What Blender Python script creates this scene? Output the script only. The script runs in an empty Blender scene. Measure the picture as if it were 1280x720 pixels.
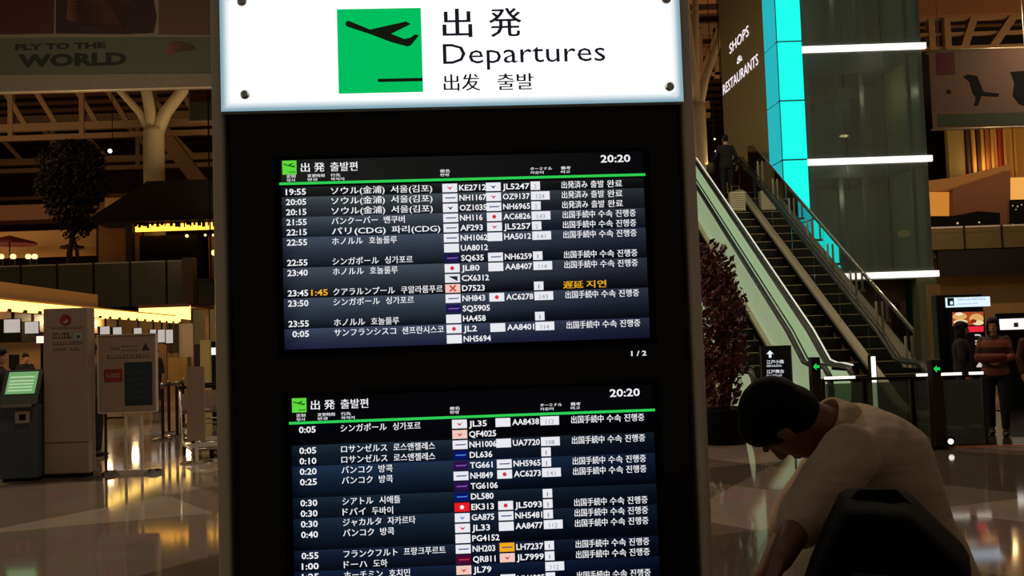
import bpy, math, random
from mathutils import Vector, Matrix, noise

# ------------------------------------------------------------------ camera, world, lights, exposure
SC = bpy.context.scene
COL = SC.collection
F_PX, EYE = 1200.0, 1.55
PITCH, ROLL = math.atan(65 / F_PX), math.radians(1.9)
_R = Vector((1, 0, 0)); _U = Vector((0, -math.sin(PITCH), math.cos(PITCH))); _F = Vector((0, math.cos(PITCH), math.sin(PITCH)))
RT = math.cos(ROLL) * _R - math.sin(ROLL) * _U
UP = math.sin(ROLL) * _R + math.cos(ROLL) * _U
EYEV = Vector((0, 0, EYE))

def at(px, py, Y):
    """The point of the place at depth Y that the photograph shows at pixel px, py."""
    d = RT * ((px - 640) / F_PX) + UP * ((360 - py) / F_PX) + _F
    return EYEV + d * (Y / d.y)

cd = bpy.data.cameras.new('camera')
cam = bpy.data.objects.new('camera', cd)
COL.objects.link(cam)
cd.sensor_width = 36; cd.lens = 36 * F_PX / 1280
cd.clip_start = 0.05; cd.clip_end = 300
m3 = Matrix((RT, UP, -_F)).transposed()
cam.matrix_world = Matrix.Translation(EYEV) @ m3.to_4x4()
SC.camera = cam
SC.view_settings.view_transform = 'Standard'
SC.view_settings.look = 'None'
SC.view_settings.exposure = 0.0
SC.view_settings.gamma = 1.0
SC.view_settings.use_curve_mapping = False

w = bpy.data.worlds.new('hall_ambience'); SC.world = w
w.use_nodes = True
w.node_tree.nodes['Background'].inputs[0].default_value = (1.0, 0.80, 0.62, 1)
w.node_tree.nodes['Background'].inputs[1].default_value = 0.085

def area(name, loc, size, power, col, target):
    l = bpy.data.lights.new(name, 'AREA'); l.energy = power; l.size = size; l.color = col
    o = bpy.data.objects.new(name, l); COL.objects.link(o); o.location = loc
    o.rotation_euler = (Vector(target) - Vector(loc)).to_track_quat('-Z', 'Y').to_euler()
    return o
WARM = (1.0, 0.68, 0.36)
for x, y, p in ((-30, 46, 600), (-12, 50, 600), (8, 46, 420), (28, 40, 560), (-22, 32, 260), (22, 33, 420)):
    area('ceiling_uplight', (x, y, 8.5), 5, p, WARM, (x, y + 4, 20))
for x, y, p in ((-9, 14, 560), (-4, 8, 200), (9, 14, 260), (4, 19, 260), (-3, 27, 300), (18, 28, 260), (-16, 27, 320), (20, 40, 420)):
    area('hall_fill_light', (x, y, 12), 0.5, p, (1.0, 0.78, 0.55), (x, y, 0))  # unseen lights added to brighten the floor and walls

# ------------------------------------------------------------------ helpers
def lin(h):
    h = h.lstrip('#')
    def f(c):
        c = c / 255
        return c / 12.92 if c <= 0.04045 else ((c + 0.055) / 1.055) ** 2.4
    return tuple(f(int(h[i:i + 2], 16)) for i in (0, 2, 4)) + (1.0,)

MATS = {}
def mat(name, col, rough=0.6, metal=0.0, var=0.12, scale=6.0, bump=0.0, spec=0.5, emit=None, strength=0.0, sample=True):
    """A surface whose colour varies a little with a noise, optionally giving off light."""
    if name in MATS: return MATS[name]
    m = bpy.data.materials.new(name); m.use_nodes = True
    nt = m.node_tree; b = nt.nodes['Principled BSDF']
    c = lin(col) if isinstance(col, str) else col
    b.inputs['Roughness'].default_value = rough; b.inputs['Metallic'].default_value = metal
    b.inputs['Specular IOR Level'].default_value = spec
    tc = nt.nodes.new('ShaderNodeTexCoord')
    n = nt.nodes.new('ShaderNodeTexNoise'); n.inputs['Scale'].default_value = scale; n.inputs['Detail'].default_value = 3
    nt.links.new(tc.outputs['Object'], n.inputs['Vector'])
    mx = nt.nodes.new('ShaderNodeMix'); mx.data_type = 'RGBA'
    mx.inputs[6].default_value = tuple(v * (1 - var) for v in c[:3]) + (1,)
    mx.inputs[7].default_value = tuple(min(1, v * (1 + var)) for v in c[:3]) + (1,)
    nt.links.new(n.outputs['Fac'], mx.inputs[0])
    nt.links.new(mx.outputs[2], b.inputs['Base Color'])
    if bump:
        bp = nt.nodes.new('ShaderNodeBump'); bp.inputs['Strength'].default_value = bump; bp.inputs['Distance'].default_value = 0.02
        nt.links.new(n.outputs['Fac'], bp.inputs['Height']); nt.links.new(bp.outputs[0], b.inputs['Normal'])
    if emit:
        b.inputs['Emission Color'].default_value = lin(emit) if isinstance(emit, str) else emit
        b.inputs['Emission Strength'].default_value = strength
        if not sample: m.cycles.emission_sampling = 'NONE'
    MATS[name] = m
    return m

def glow(name, col, strength=1.0, sample=False):
    """Something that gives off light: a lamp, a lit sign, the picture elements of a display."""
    if name in MATS: return MATS[name]
    m = bpy.data.materials.new(name); m.use_nodes = True
    nt = m.node_tree; nt.nodes.remove(nt.nodes['Principled BSDF'])
    e = nt.nodes.new('ShaderNodeEmission'); e.inputs[0].default_value = lin(col) if isinstance(col, str) else col
    e.inputs[1].default_value = strength
    nt.links.new(e.outputs[0], nt.nodes['Material Output'].inputs[0])
    if not sample: m.cycles.emission_sampling = 'NONE'
    MATS[name] = m
    return m

def glow_attr(name, strength=1.0, sample=False):
    """A display or light box whose brightness differs across its face."""
    if name in MATS: return MATS[name]
    m = glow(name, '#ffffff', strength, sample)
    a = m.node_tree.nodes.new('ShaderNodeAttribute'); a.attribute_name = 'Col'
    m.node_tree.links.new(a.outputs['Color'], [n for n in m.node_tree.nodes if n.type == 'EMISSION'][0].inputs[0])
    return m

def glass(name, tint, clear=0.6, rough=0.03, refl=None):
    """Tinted sheet glass: partly see-through, with a mirror-like skin."""
    if name in MATS: return MATS[name]
    m = bpy.data.materials.new(name); m.use_nodes = True
    nt = m.node_tree; nt.nodes.remove(nt.nodes['Principled BSDF'])
    tr = nt.nodes.new('ShaderNodeBsdfTransparent'); tr.inputs[0].default_value = lin(tint)
    df = nt.nodes.new('ShaderNodeBsdfDiffuse'); df.inputs[0].default_value = lin(refl or tint)
    gl = nt.nodes.new('ShaderNodeBsdfGlossy'); gl.inputs['Roughness'].default_value = rough
    fr = nt.nodes.new('ShaderNodeFresnel'); fr.inputs[0].default_value = 1.5
    a = nt.nodes.new('ShaderNodeMixShader'); a.inputs[0].default_value = clear
    nt.links.new(df.outputs[0], a.inputs[1]); nt.links.new(tr.outputs[0], a.inputs[2])
    b = nt.nodes.new('ShaderNodeMixShader')
    nt.links.new(fr.outputs[0], b.inputs[0]); nt.links.new(a.outputs[0], b.inputs[1]); nt.links.new(gl.outputs[0], b.inputs[2])
    nt.links.new(b.outputs[0], nt.nodes['Material Output'].inputs[0])
    MATS[name] = m
    return m

def tag(o, label=None, cat=None, group=None, kind=None):
    if label: o['label'] = label
    if cat: o['category'] = cat
    if group: o['group'] = group
    if kind: o['kind'] = kind
    return o

def thing(name, label, cat, loc=(0, 0, 0), rz=0.0, group=None, kind=None):
    o = bpy.data.objects.new(name, None); COL.objects.link(o)
    o.empty_display_size = 0.2
    o.location = loc; o.rotation_euler = (0, 0, rz)
    return tag(o, label, cat, group, kind)

def inv(o):
    return (Matrix.Translation(o.location) @ Matrix.Rotation(o.rotation_euler.z, 4, 'Z')).inverted()

TXT = {}
def text_mesh(s, bold=0.0):
    key = (s, bold)
    if key not in TXT:
        c = bpy.data.curves.new('t', 'FONT'); c.body = s; c.size = 1; c.resolution_u = 2; c.offset = bold
        o = bpy.data.objects.new('t', c)
        me = bpy.data.meshes.new_from_object(o)
        TXT[key] = ([v.co.copy() for v in me.vertices], [tuple(p.vertices) for p in me.polygons])
        bpy.data.objects.remove(o); bpy.data.curves.remove(c); bpy.data.meshes.remove(me)
    return TXT[key]

V = Vector
class MB:
    """Collects shapes and links them as ONE mesh object."""
    def __init__(s): s.v = []; s.f = []; s.m = []; s.c = {}
    def add(s, vs, fs, m=0):
        b = len(s.v); s.v += [V(p) for p in vs]
        for f in fs: s.f.append(tuple(b + i for i in f)); s.m.append(m)
        return b
    def box(s, x0, x1, y0, y1, z0, z1, m=0):
        s.add([(x0, y0, z0), (x1, y0, z0), (x1, y1, z0), (x0, y1, z0), (x0, y0, z1), (x1, y0, z1), (x1, y1, z1), (x0, y1, z1)],
              [(0, 3, 2, 1), (4, 5, 6, 7), (0, 1, 5, 4), (1, 2, 6, 5), (2, 3, 7, 6), (3, 0, 4, 7)], m)
    def beam(s, a, b, wd, ht, m=0, up=(0, 0, 1)):
        a, b = V(a), V(b); d = (b - a).normalized(); u = V(up)
        sd = d.cross(u)
        if sd.length < 1e-4: sd = d.cross(V((0, 1, 0)))
        sd.normalize(); u = sd.cross(d).normalized(); sd = sd * wd / 2; u = u * ht / 2
        s.add([a - sd - u, a + sd - u, a + sd + u, a - sd + u, b - sd - u, b + sd - u, b + sd + u, b - sd + u],
              [(0, 1, 2, 3), (7, 6, 5, 4), (0, 4, 5, 1), (1, 5, 6, 2), (2, 6, 7, 3), (3, 7, 4, 0)], m)
    def prism(s, poly, off, m=0):
        n = len(poly); off = V(off); p = [V(q) for q in poly]
        s.add(p + [q + off for q in p], [tuple(range(n))[::-1], tuple(range(n, 2 * n))] +
              [(i, (i + 1) % n, n + (i + 1) % n, n + i) for i in range(n)], m)
    def poly(s, pts, m=0): s.add(pts, [tuple(range(len(pts)))], m)
    def cquad(s, pts, cols, m=0):
        b = s.add(pts, [(0, 1, 2, 3)], m)
        for i, c in enumerate(cols): s.c[b + i] = c
    def tube(s, pts, r, n=10, m=0, flat=1.0):
        pts = [V(p) for p in pts]; k = len(pts); rs = r if isinstance(r, (list, tuple)) else [r] * k
        ref = None; vs = []
        for i in range(k):
            d = (pts[min(i + 1, k - 1)] - pts[max(i - 1, 0)]).normalized()
            if ref is None:
                ref = V((0, 0, 1)) if abs(d.z) < 0.9 else V((1, 0, 0))
            a = (ref - d * ref.dot(d)).normalized(); bb = d.cross(a); ref = a
            for j in range(n):
                t = 2 * math.pi * j / n
                vs.append(pts[i] + (a * math.cos(t) * flat + bb * math.sin(t)) * rs[i])
        fs = [(i * n + j, i * n + (j + 1) % n, (i + 1) * n + (j + 1) % n, (i + 1) * n + j) for i in range(k - 1) for j in range(n)]
        fs += [tuple(range(n))[::-1], tuple(range((k - 1) * n, k * n))]
        s.add(vs, fs, m)
    def cyl(s, x, y, z0, z1, r, n=20, m=0): s.tube([(x, y, z0), (x, y, z1)], r, n, m)
    def lathe(s, prof, c=(0, 0, 0), n=20, m=0):
        c = V(c); vs = [c + V((r * math.cos(2 * math.pi * j / n), r * math.sin(2 * math.pi * j / n), z)) for r, z in prof for j in range(n)]
        k = len(prof)
        fs = [(i * n + j, i * n + (j + 1) % n, (i + 1) * n + (j + 1) % n, (i + 1) * n + j) for i in range(k - 1) for j in range(n)]
        s.add(vs, fs + [tuple(range(n))[::-1], tuple(range((k - 1) * n, k * n))], m)
    def ball(s, c, a, b=None, d=None, n=14, m=0):
        """Ellipsoid about c with half-axis vectors a, b, d (or one radius)."""
        c = V(c)
        if not hasattr(a, '__len__'): r = a; a, b, d = V((r, 0, 0)), V((0, r, 0)), V((0, 0, r))
        a, b, d = V(a), V(b), V(d)
        if a.cross(b).dot(d) < 0: a = -a
        vs = []; k = n // 2 + 1
        for i in range(1, k):
            ph = -math.pi / 2 + math.pi * i / k
            for j in range(n):
                t = 2 * math.pi * j / n
                vs.append(c + (a * math.cos(t) + b * math.sin(t)) * math.cos(ph) + d * math.sin(ph))
        top = len(vs); vs += [c - d, c + d]
        fs = [((i) * n + j, i * n + (j + 1) % n, (i + 1) * n + (j + 1) % n, (i + 1) * n + j) for i in range(k - 2) for j in range(n)]
        fs += [(top, (j + 1) % n, j) for j in range(n)] + [(top + 1, (k - 2) * n + j, (k - 2) * n + (j + 1) % n) for j in range(n)]
        s.add(vs, fs, m)
    def caps(s, p, q, r0, r1=None, n=12):
        """A limb: tapered tube with rounded ends."""
        p, q = V(p), V(q); r1 = r0 if r1 is None else r1; d = (q - p).normalized()
        pts, rs = [], []
        for t in (-.98, -.8, -.45): pts.append(p + d * r0 * t); rs.append(r0 * math.sqrt(1 - t * t))
        for t in (0, .5, 1): pts.append(p.lerp(q, t)); rs.append(r0 + (r1 - r0) * t)
        for t in (.45, .8, .98): pts.append(q + d * r1 * t); rs.append(r1 * math.sqrt(1 - t * t))
        s.tube(pts, rs, n)
    def rings(s, rs, n=20, m=0):
        """Loft through rings given as (centre, half-axis a, half-axis b)."""
        vs = []
        for c, a, b in rs:
            for j in range(n):
                t = 2 * math.pi * j / n; vs.append(V(c) + V(a) * math.cos(t) + V(b) * math.sin(t))
        k = len(rs)
        fs = [(i * n + j, i * n + (j + 1) % n, (i + 1) * n + (j + 1) % n, (i + 1) * n + j) for i in range(k - 1) for j in range(n)]
        s.add(vs, fs + [tuple(range(n))[::-1], tuple(range((k - 1) * n, k * n))], m)
    def text(s, st, o, ux, uz, h, w=None, align='l', m=0, bold=0.018):
        """Lettering: o is the left end of the baseline, h the height of a full-size character."""
        cjk = any(ord(ch_) > 0x2e00 for ch_ in st)
        vs, fs = text_mesh(st, 0.0 if cjk else bold)
        if not vs: return
        xs = [v.x for v in vs]; x0, x1 = min(xs), max(xs)
        sx = (w / (x1 - x0)) if w else h
        o, ux, uz = V(o), V(ux), V(uz)
        sh = {'l': 0, 'c': -(x1 - x0) / 2, 'r': -(x1 - x0)}[align]
        for dx in ((-.014, .014) if cjk and bold else (0,)):
            s.add([o + ux * ((v.x - x0 + sh + dx) * sx) + uz * (v.y * h) + ux.cross(uz) * (dx * .004) for v in vs], fs, m)
    def build(s, name, mats, parent=None, world=False, smooth=False, bevel=0.0, loc=None):
        me = bpy.data.meshes.new(name)
        vs = s.v
        if world and parent is not None: im = inv(parent); vs = [im @ p for p in vs]
        if loc is not None: vs = [p - V(loc) for p in vs]
        me.from_pydata(vs, [], s.f)
        for mm in (mats if isinstance(mats, (list, tuple)) else [mats]): me.materials.append(mm)
        for p, i in zip(me.polygons, s.m): p.material_index = i; p.use_smooth = smooth
        if s.c:
            a = me.color_attributes.new('Col', 'FLOAT_COLOR', 'POINT')
            for i, c in s.c.items(): a.data[i].color = c
        me.update()
        o = bpy.data.objects.new(name, me); COL.objects.link(o)
        if parent is not None: o.parent = parent
        if loc is not None: o.location = loc
        if bevel:
            b = o.modifiers.new('edge', 'BEVEL'); b.width = bevel; b.segments = 2; b.limit_method = 'ANGLE'
        return o
    def fuse(s, name, mats, voxel, parent=None, loc=None, world=False, smooth_it=6):
        """Melt the collected shapes into one continuous skin."""
        o = s.build('tmp', mats)
        md = o.modifiers.new('r', 'REMESH'); md.mode = 'VOXEL'; md.voxel_size = voxel
        sm = o.modifiers.new('s', 'SMOOTH'); sm.factor = 0.5; sm.iterations = smooth_it
        bpy.context.view_layer.update()
        me = bpy.data.meshes.new_from_object(o.evaluated_get(bpy.context.evaluated_depsgraph_get()))
        old = o.data; bpy.data.objects.remove(o); bpy.data.meshes.remove(old)
        if not me.materials:
            me.materials.append(mats)
        if world and parent is not None: me.transform(inv(parent))
        if loc is not None: me.transform(Matrix.Translation(-V(loc)))
        me.name = name
        for p in me.polygons: p.use_smooth = True
        o = bpy.data.objects.new(name, me); COL.objects.link(o)
        if parent is not None: o.parent = parent
        if loc is not None: o.location = loc
        return o

def copy_tree(o, parent=None):
    c = o.copy(); COL.objects.link(c)
    if parent is not None: c.parent = parent
    for ch in [k for k in o.children]: copy_tree(ch, c)
    return c

def struct(name, mb, mats, **k): return tag(mb.build(name, mats, **k), kind='structure')

# ------------------------------------------------------------------ materials
def floor_material():
    m = bpy.data.materials.new('polished_stone_floor'); m.use_nodes = True
    nt = m.node_tree; b = nt.nodes['Principled BSDF']; L = nt.links.new
    tc = nt.nodes.new('ShaderNodeTexCoord')
    def checker(rot, sc, scale):
        mp = nt.nodes.new('ShaderNodeMapping'); mp.inputs['Rotation'].default_value = (0, 0, rot); mp.inputs['Scale'].default_value = sc
        L(tc.outputs['Object'], mp.inputs['Vector'])
        ch = nt.nodes.new('ShaderNodeTexChecker'); ch.inputs['Scale'].default_value = scale
        ch.inputs[1].default_value = (1, 1, 1, 1); ch.inputs[2].default_value = (0, 0, 0, 1)
        L(mp.outputs[0], ch.inputs['Vector']); return ch
    a = checker(0.72, (1, 0.62, 1), 0.42); c2 = checker(-0.5, (0.7, 1, 1), 0.33)
    ns = nt.nodes.new('ShaderNodeTexNoise'); ns.inputs['Scale'].default_value = 3; ns.inputs['Detail'].default_value = 5
    L(tc.outputs['Object'], ns.inputs['Vector'])
    m1 = nt.nodes.new('ShaderNodeMix'); m1.data_type = 'RGBA'; m1.inputs[6].default_value = lin('#7a6c60'); m1.inputs[7].default_value = lin('#a39386')
    L(a.outputs['Fac'], m1.inputs[0])
    m2 = nt.nodes.new('ShaderNodeMix'); m2.data_type = 'RGBA'; m2.blend_type = 'MULTIPLY'; m2.inputs[0].default_value = 0.45
    L(m1.outputs[2], m2.inputs[6]); L(c2.outputs['Color'], m2.inputs[7])
    m3_ = nt.nodes.new('ShaderNodeMix'); m3_.data_type = 'RGBA'; m3_.blend_type = 'OVERLAY'; m3_.inputs[0].default_value = 0.3
    L(m2.outputs[2], m3_.inputs[6]); L(ns.outputs['Color'], m3_.inputs[7])
    L(m3_.outputs[2], b.inputs['Base Color'])
    b.inputs['Roughness'].default_value = 0.065; b.inputs['Specular IOR Level'].default_value = 0.9
    return m

def slat_material(name, c0, c1, freq, axis='Z'):
    m = bpy.data.materials.new(name); m.use_nodes = True
    nt = m.node_tree; b = nt.nodes['Principled BSDF']; L = nt.links.new
    tc = nt.nodes.new('ShaderNodeTexCoord'); wv = nt.nodes.new('ShaderNodeTexWave')
    wv.bands_direction = axis; wv.inputs['Scale'].default_value = freq; wv.inputs['Distortion'].default_value = 0
    L(tc.outputs['Object'], wv.inputs['Vector'])
    rp = nt.nodes.new('ShaderNodeValToRGB'); rp.color_ramp.elements[0].position = 0.35; rp.color_ramp.elements[1].position = 0.6
    rp.color_ramp.elements[0].color = lin(c0); rp.color_ramp.elements[1].color = lin(c1)
    L(wv.outputs['Fac'], rp.inputs[0]); L(rp.outputs[0], b.inputs['Base Color']); b.inputs['Roughness'].default_value = 0.7
    MATS[name] = m
    return m

FLOOR = floor_material()
SLAT = slat_material('ceiling_slats', '#241308', '#94683e', 0.16, 'Y')
BLACK = mat('black_enamel', '#0b0b0c', 0.45, spec=0.3)
MATT = mat('matt_black', '#070707', 0.8, spec=0.2)
STEEL = mat('brushed_steel', '#9a958c', 0.3, 1.0)
CHROME = mat('chrome', '#c8c6c0', 0.12, 1.0)
BRONZE = mat('bronze_anodised_post', '#dccdb6', 0.45, 0.0)
TRUSS = mat('cream_truss_paint', '#8a6d4c', 0.6)
CREAM = mat('cream_column_paint', '#e0d2a8', 0.5)
DARKWOOD = mat('dark_wood', '#2a1509', 0.6)
BROWN = mat('brown_panel', '#6d4222', 0.6)
OLIVE = mat('olive_wall_panel', '#b5aa70', 0.6)
WHITE_INK = glow('display_white', '#f2f2f6', 1.0)
GREEN_LED = glow('display_green', '#2fcf55', 1.0)
AMBER = glow('display_amber', '#f2b020', 1.0)

# ------------------------------------------------------------------ the setting
mb = MB(); mb.box(-45, 45, -4, 78, -0.2, 0)
struct('floor', mb, FLOOR)
mb = MB(); mb.box(-46, 46, 26, 79, 18.5, 18.8)
struct('ceiling', mb, SLAT)
mb = MB(); mb.box(-46, 46, 78, 78.4, 0, 18.5)
struct('wall_back', mb, mat('dark_far_wall', '#3a1e10', 0.8, var=0.3, scale=0.4))
mb = MB(); mb.box(-46.4, -46, 8, 78, 0, 18.5)
struct('wall_left', mb, mat('dark_side_wall', '#332215', 0.8))
mb = MB(); mb.box(46, 46.4, 20, 78, 0, 18.5)
struct('wall_right', mb, MATS['dark_side_wall'])
# gallery floor of the upper storey, with its parapets
G = 5.3
mb = MB(); mb.box(-46, -14, 50.2, 78, G - 1.2, G)
struct('floor_gallery_left', mb, mat('gallery_slab', '#4a3a26', 0.6))
mb = MB(); mb.box(14.5, 46, 46.2, 78, G - 0.5, G)
struct('floor_gallery_right', mb, MATS['gallery_slab'])
mb = MB(); mb.box(-46, -14.2, 52, 52.3, 0, G - 1.2)
struct('wall_gallery_left', mb, mat('dim_olive_wall', '#5d5330', 0.7))
mb = MB(); mb.box(14.5, 46, 47, 47.3, 0, G - 0.5)
struct('wall_gallery_right', mb, mat('dim_tan_wall', '#b08a50', 0.7))
mb = MB(); mb.box(20.5, 27.0, 46.0, 46.2, 3.9, 5.15)
struct('trim_1', mb, mat('dark_soffit', '#170d08', 0.7))
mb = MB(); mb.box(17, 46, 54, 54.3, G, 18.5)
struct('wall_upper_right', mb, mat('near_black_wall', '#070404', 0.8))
mb = MB(); mb.box(46 - 31.4, 46, 44.6, 45.0, 16.2, 18.5)
struct('trim_2', mb, mat('rust_bulkhead', '#7a5030', 0.6))

# roof trusses: chords, posts and paired slanting struts
def truss(n, x0, x1, Y, zt, zb, pitch, wd=0.28, start=0.0):
    mb = MB()
    for z, h in ((zt, .5), (zb, .45), (zb - .62, .3)):
        mb.beam((x0, Y, z), (x1, Y, z), wd, h)
    x = x0 + start
    while x < x1:
        mb.beam((x, Y, zb - .6), (x, Y, zt), wd, wd * 1.3)
        for q in (.12, .55):
            mb.beam((x + pitch * (q - .35), Y, zt), (x + pitch * (q + .1), Y, zb), wd * .8, wd)
        x += pitch
    struct('beam_%d' % n, mb, TRUSS)
truss(1, -44, 12, 56, 18.2, 15.0, 4.2, start=2.2)
truss(2, -44, 10, 67, 18.2, 15.2, 6.0)
def frame_truss(n, x0, x1, Y, zt, zb, xs, slants):
    mb = MB()
    for z, h in ((zt, .5), (zb + (zt - zb) * .42, .13), (zb, .14)):
        mb.beam((x0, Y, z), (x1, Y, z), .3, h)
    for x, wd in xs: mb.beam((x, Y, zb - .2), (x, Y, zt), .3, wd)
    for xa, xb in slants: mb.beam((xa, Y - .05, zb), (xb, Y - .05, zt), .36, .35)
    struct('beam_%d' % n, mb, TRUSS)
frame_truss(3, 17, 40, 46, 16.6, 15.0, ((20.75, .45), (21.4, .9), (25.5, .3), (29, .6)), ((22.3, 22.9), (23.7, 24.9), (27, 28)))
frame_truss(4, 6, 14, 50, 17.6, 15.2, ((9.6, .4), (10.3, .4), (11.2, .3)), ((8.6, 9.9), (10.4, 11.4)))

# gallery parapets: glass panels on a rail
def parapet(name, label, x0, x1, Y, z0, z1, pitch, panel):
    t = thing(name, label, 'parapet', ((x0 + x1) / 2, Y, G))
    x = x0
    proto = None
    while x < x1 - .1:
        xe = min(x + pitch, x1)
        mb = MB(); mb.box(x + .02, xe - .02, Y - .03, Y + .03, z0, z1 - .08); mb.box(x + .02, xe - .02, Y - .045, Y - .031, z0 + (z1 - z0) * .72, z0 + (z1 - z0) * .75)
        mb.build('glass_panel', panel, t, world=True)
        mb = MB(); mb.beam((x, Y - .06, z0), (x, Y - .06, z1), .09, .06); mb.build('post', MATS['dark_soffit'], t, world=True)
        x = xe
    mb = MB(); mb.beam((x0, Y, z1 - .04), (x1, Y, z1 - .04), .1, .08); mb.build('top_rail', BRONZE, t, world=True)
    return t
PANEL = mat('smoked_parapet_panel', '#625d42', 0.25)
parapet('gallery_parapet', 'grey green panelled gallery parapet below the thatched stall', -37, -16.7, 50, 3.95, 6.3, 1.9, PANEL)
parapet('gallery_parapet', 'olive panelled gallery parapet above the dark soffit on the right', 14.6, 34, 46, G - .1, 6.3, 1.8, mat('olive_parapet_panel', '#6d5d33', 0.4))
mb = MB(); mb.box(-17.1, -16.55, 49.7, 50.4, 0, 6.4)
struct('pillar_1', mb, mat('tan_pillar', '#6d5636', 0.6))

# branching steel columns
def y_column(name, label, x, y, z0, zf, r, arms):
    t = thing(name, label, 'column', (x, y, z0))
    mb = MB(); mb.lathe([(r * 1.08, 0), (r, .3), (r * .97, zf - z0 - .3), (r * .9, zf - z0)], n=28); mb.build('shaft', CREAM, t, smooth=True)
    for dx, dy, dz, k in arms:
        mb = MB(); mb.tube([(0, 0, zf - z0 - .6), (dx * .25, dy * .25, zf - z0 + dz * .25), (dx, dy, zf - z0 + dz)], [r * .72 * k, r * .6 * k, r * .5 * k], 16)
        mb.build('branch', CREAM, t, smooth=True)
c = at(187, 150, 54)
y_column('branching_column', 'cream steel column branching into a Y above the thatched stall', c.x, 54.6, G, 14.4, .60,
         ((2.6, .5, 3.6, 1), (-.7, 0, 3.9, .9), (-3.3, .4, 3.8, .6)))
c = at(874, 150, 44)
y_column('branching_column', 'tan steel column branching beside the glass lift tower', c.x - .1, 44, 0, 12.2, .42,
         ((1.9, .6, 4.6, .75), (-.35, 0, 5.8, .8), (.25, .3, 5.8, .7)))

a, b = at(204, 168, 60), at(264, 246, 60)
mb = MB(); mb.beam((a.x, 60, a.z), (b.x, 60, b.z), .5, .9); struct('beam_5', mb, mat('brown_brace', '#7a5a34', .6))

# ------------------------------------------------------------------ the departure board
BW = 1.30
BY = 2.63
B0 = at(570, 430, BY)
BRZ = math.radians(2.6)
board = thing('departure_board', 'tall black airport departure board under a lit white header', 'information board', (-0.141, BY, 0), BRZ)
bim = inv(board)
def on_board(px, py, d=0.0):
    """Board coordinates (x, z) of what the photograph shows on the board's face."""
    o = bim @ EYEV; p = bim @ at(px, py, 5.0)
    k = (d - o.y) / (p.y - o.y); q = o + (p - o) * k
    return q.x, q.z
UX, UZ = V((1, 0, 0)), V((0, 0, 1))
hx = BW / 2
mb = MB(); mb.box(-hx + .03, hx - .03, 0.0, .24, .06, 2.54); mb.box(-hx + .02, hx - .02, .01, .25, 0, .06)
mb.build('housing', BLACK, board, bevel=.006)
for sx in (-1, 1):
    mb = MB(); mb.box(sx * hx - .016, sx * hx + .016, -.012, .26, 0, 2.56)
    mb.build('side_post', BRONZE, board, bevel=.012)
z_h = on_board(570, 137)[1]
ztop = 2.525
# lit header with a soft fall-off of its tubes towards the edges
mb = MB()
X0, X1, Z0, Z1 = -hx + .018, hx - .018, z_h, ztop
nx, nz = 28, 12
def hcol(u, v):
    e = min(u * (X1 - X0), (1 - u) * (X1 - X0), v * (Z1 - Z0), (1 - v) * (Z1 - Z0)) / .034
    e = max(0, min(1, e)); e = e * e * (3 - 2 * e)
    return (.20 + 1.0 * e, .36 + .85 * e, .44 + .78 * e, 1)
us = [0, .006, .015, .03, .045, .07] + [.1 + .8 * i / 8 for i in range(9)] + [.93, .955, .97, .985, .994, 1]
vs_ = [0, .02, .05, .09, .13, .18, .25, .4, .6, .75, .82, .87, .91, .95, .98, 1]
for i in range(len(us) - 1):
    for j in range(len(vs_) - 1):
        q = [(us[i], vs_[j]), (us[i + 1], vs_[j]), (us[i + 1], vs_[j + 1]), (us[i], vs_[j + 1])]
        mb.cquad([(X0 + (X1 - X0) * a, -.035, Z0 + (Z1 - Z0) * b) for a, b in q], [hcol(a, b) for a, b in q])
mb.box(X0, X1, -.0345, -.001, Z0, Z1, 1)
hd = mb.build('header_light_box', [glow_attr('header_light', 1.0, sample=True), mat('white_acrylic', '#d8dde0', 0.4)], board)
for px, py in ((303, 3), (307, 119), (836, 109), (832, 0)):
    x, z = on_board(px, py, -.035)
    mb = MB(); mb.tube([(x, -.036, z), (x, -.046, z), (x, -.052, z)], [.0135, .0135, .009], 16)
    bt = mb.build('bolt', CHROME, hd, smooth=False)
GREEN_SIGN = glow('header_green', '#00be5f', 1.0, )
DARK_SIGN = mat('sign_print_dark', '#1c1a26', 0.6, emit='#15131f', strength=1.0, sample=False)
gx0, gz0 = on_board(424, 115, -.036); gx1, gz1 = on_board(526, 10, -.036); gx0 = on_board(421, 11, -.036)[0]
gs = gx1 - gx0
mb = MB(); mb.box(gx0, gx1, -.0375, -.036, gz1 - gs * 1.02, gz1)
pic = mb.build('pictogram', GREEN_SIGN, hd)
pic['label'] = 'green take-off pictogram'
# the aircraft taking off, drawn in units of the green square (u right, v down)
def sq(u, v): return (gx0 + gs * u, -.0385, gz1 - gs * v)
fus = [(.10, .165), (.12, .145), (.155, .15), (.39, .255), (.62, .205), (.82, .165), (.875, .195), (.84, .215), (.64, .31), (.79, .375), (.86, .365), (.92, .325), (.965, .33), (.96, .35), (.87, .455), (.83, .47), (.63, .41), (.40, .315), (.12, .215), (.10, .195)]
fus = [(u, v) for u, v in fus]
mb = MB(); mb.poly([sq(u, v) for u, v in fus][::-1])
mb.poly([sq(.475, .892), sq(.462, .872), sq(.475, .852), sq(1.0, .852), sq(1.0, .892)])
mb.build('aeroplane_mark', mat('sign_print_black', '#10140c', 0.6, emit='#0c1208', strength=1.0, sample=False), pic)
mb = MB()
def htext(s, px0, py, px1, h_px):
    x0, z = on_board(px0, py, -.037); x1, _ = on_board(px1, py, -.037)
    mb.text(s, (x0, -.037, z), UX, UZ, h_px, x1 - x0, bold=0.0 if s[0] == 'D' else .01)
pxm = 2.63 / 1200
htext('出', 554, 44, 590, 40 * pxm); htext('発', 612, 43, 652, 40 * pxm)
htext('Departures', 554, 80, 757, 37 * pxm)
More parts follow.
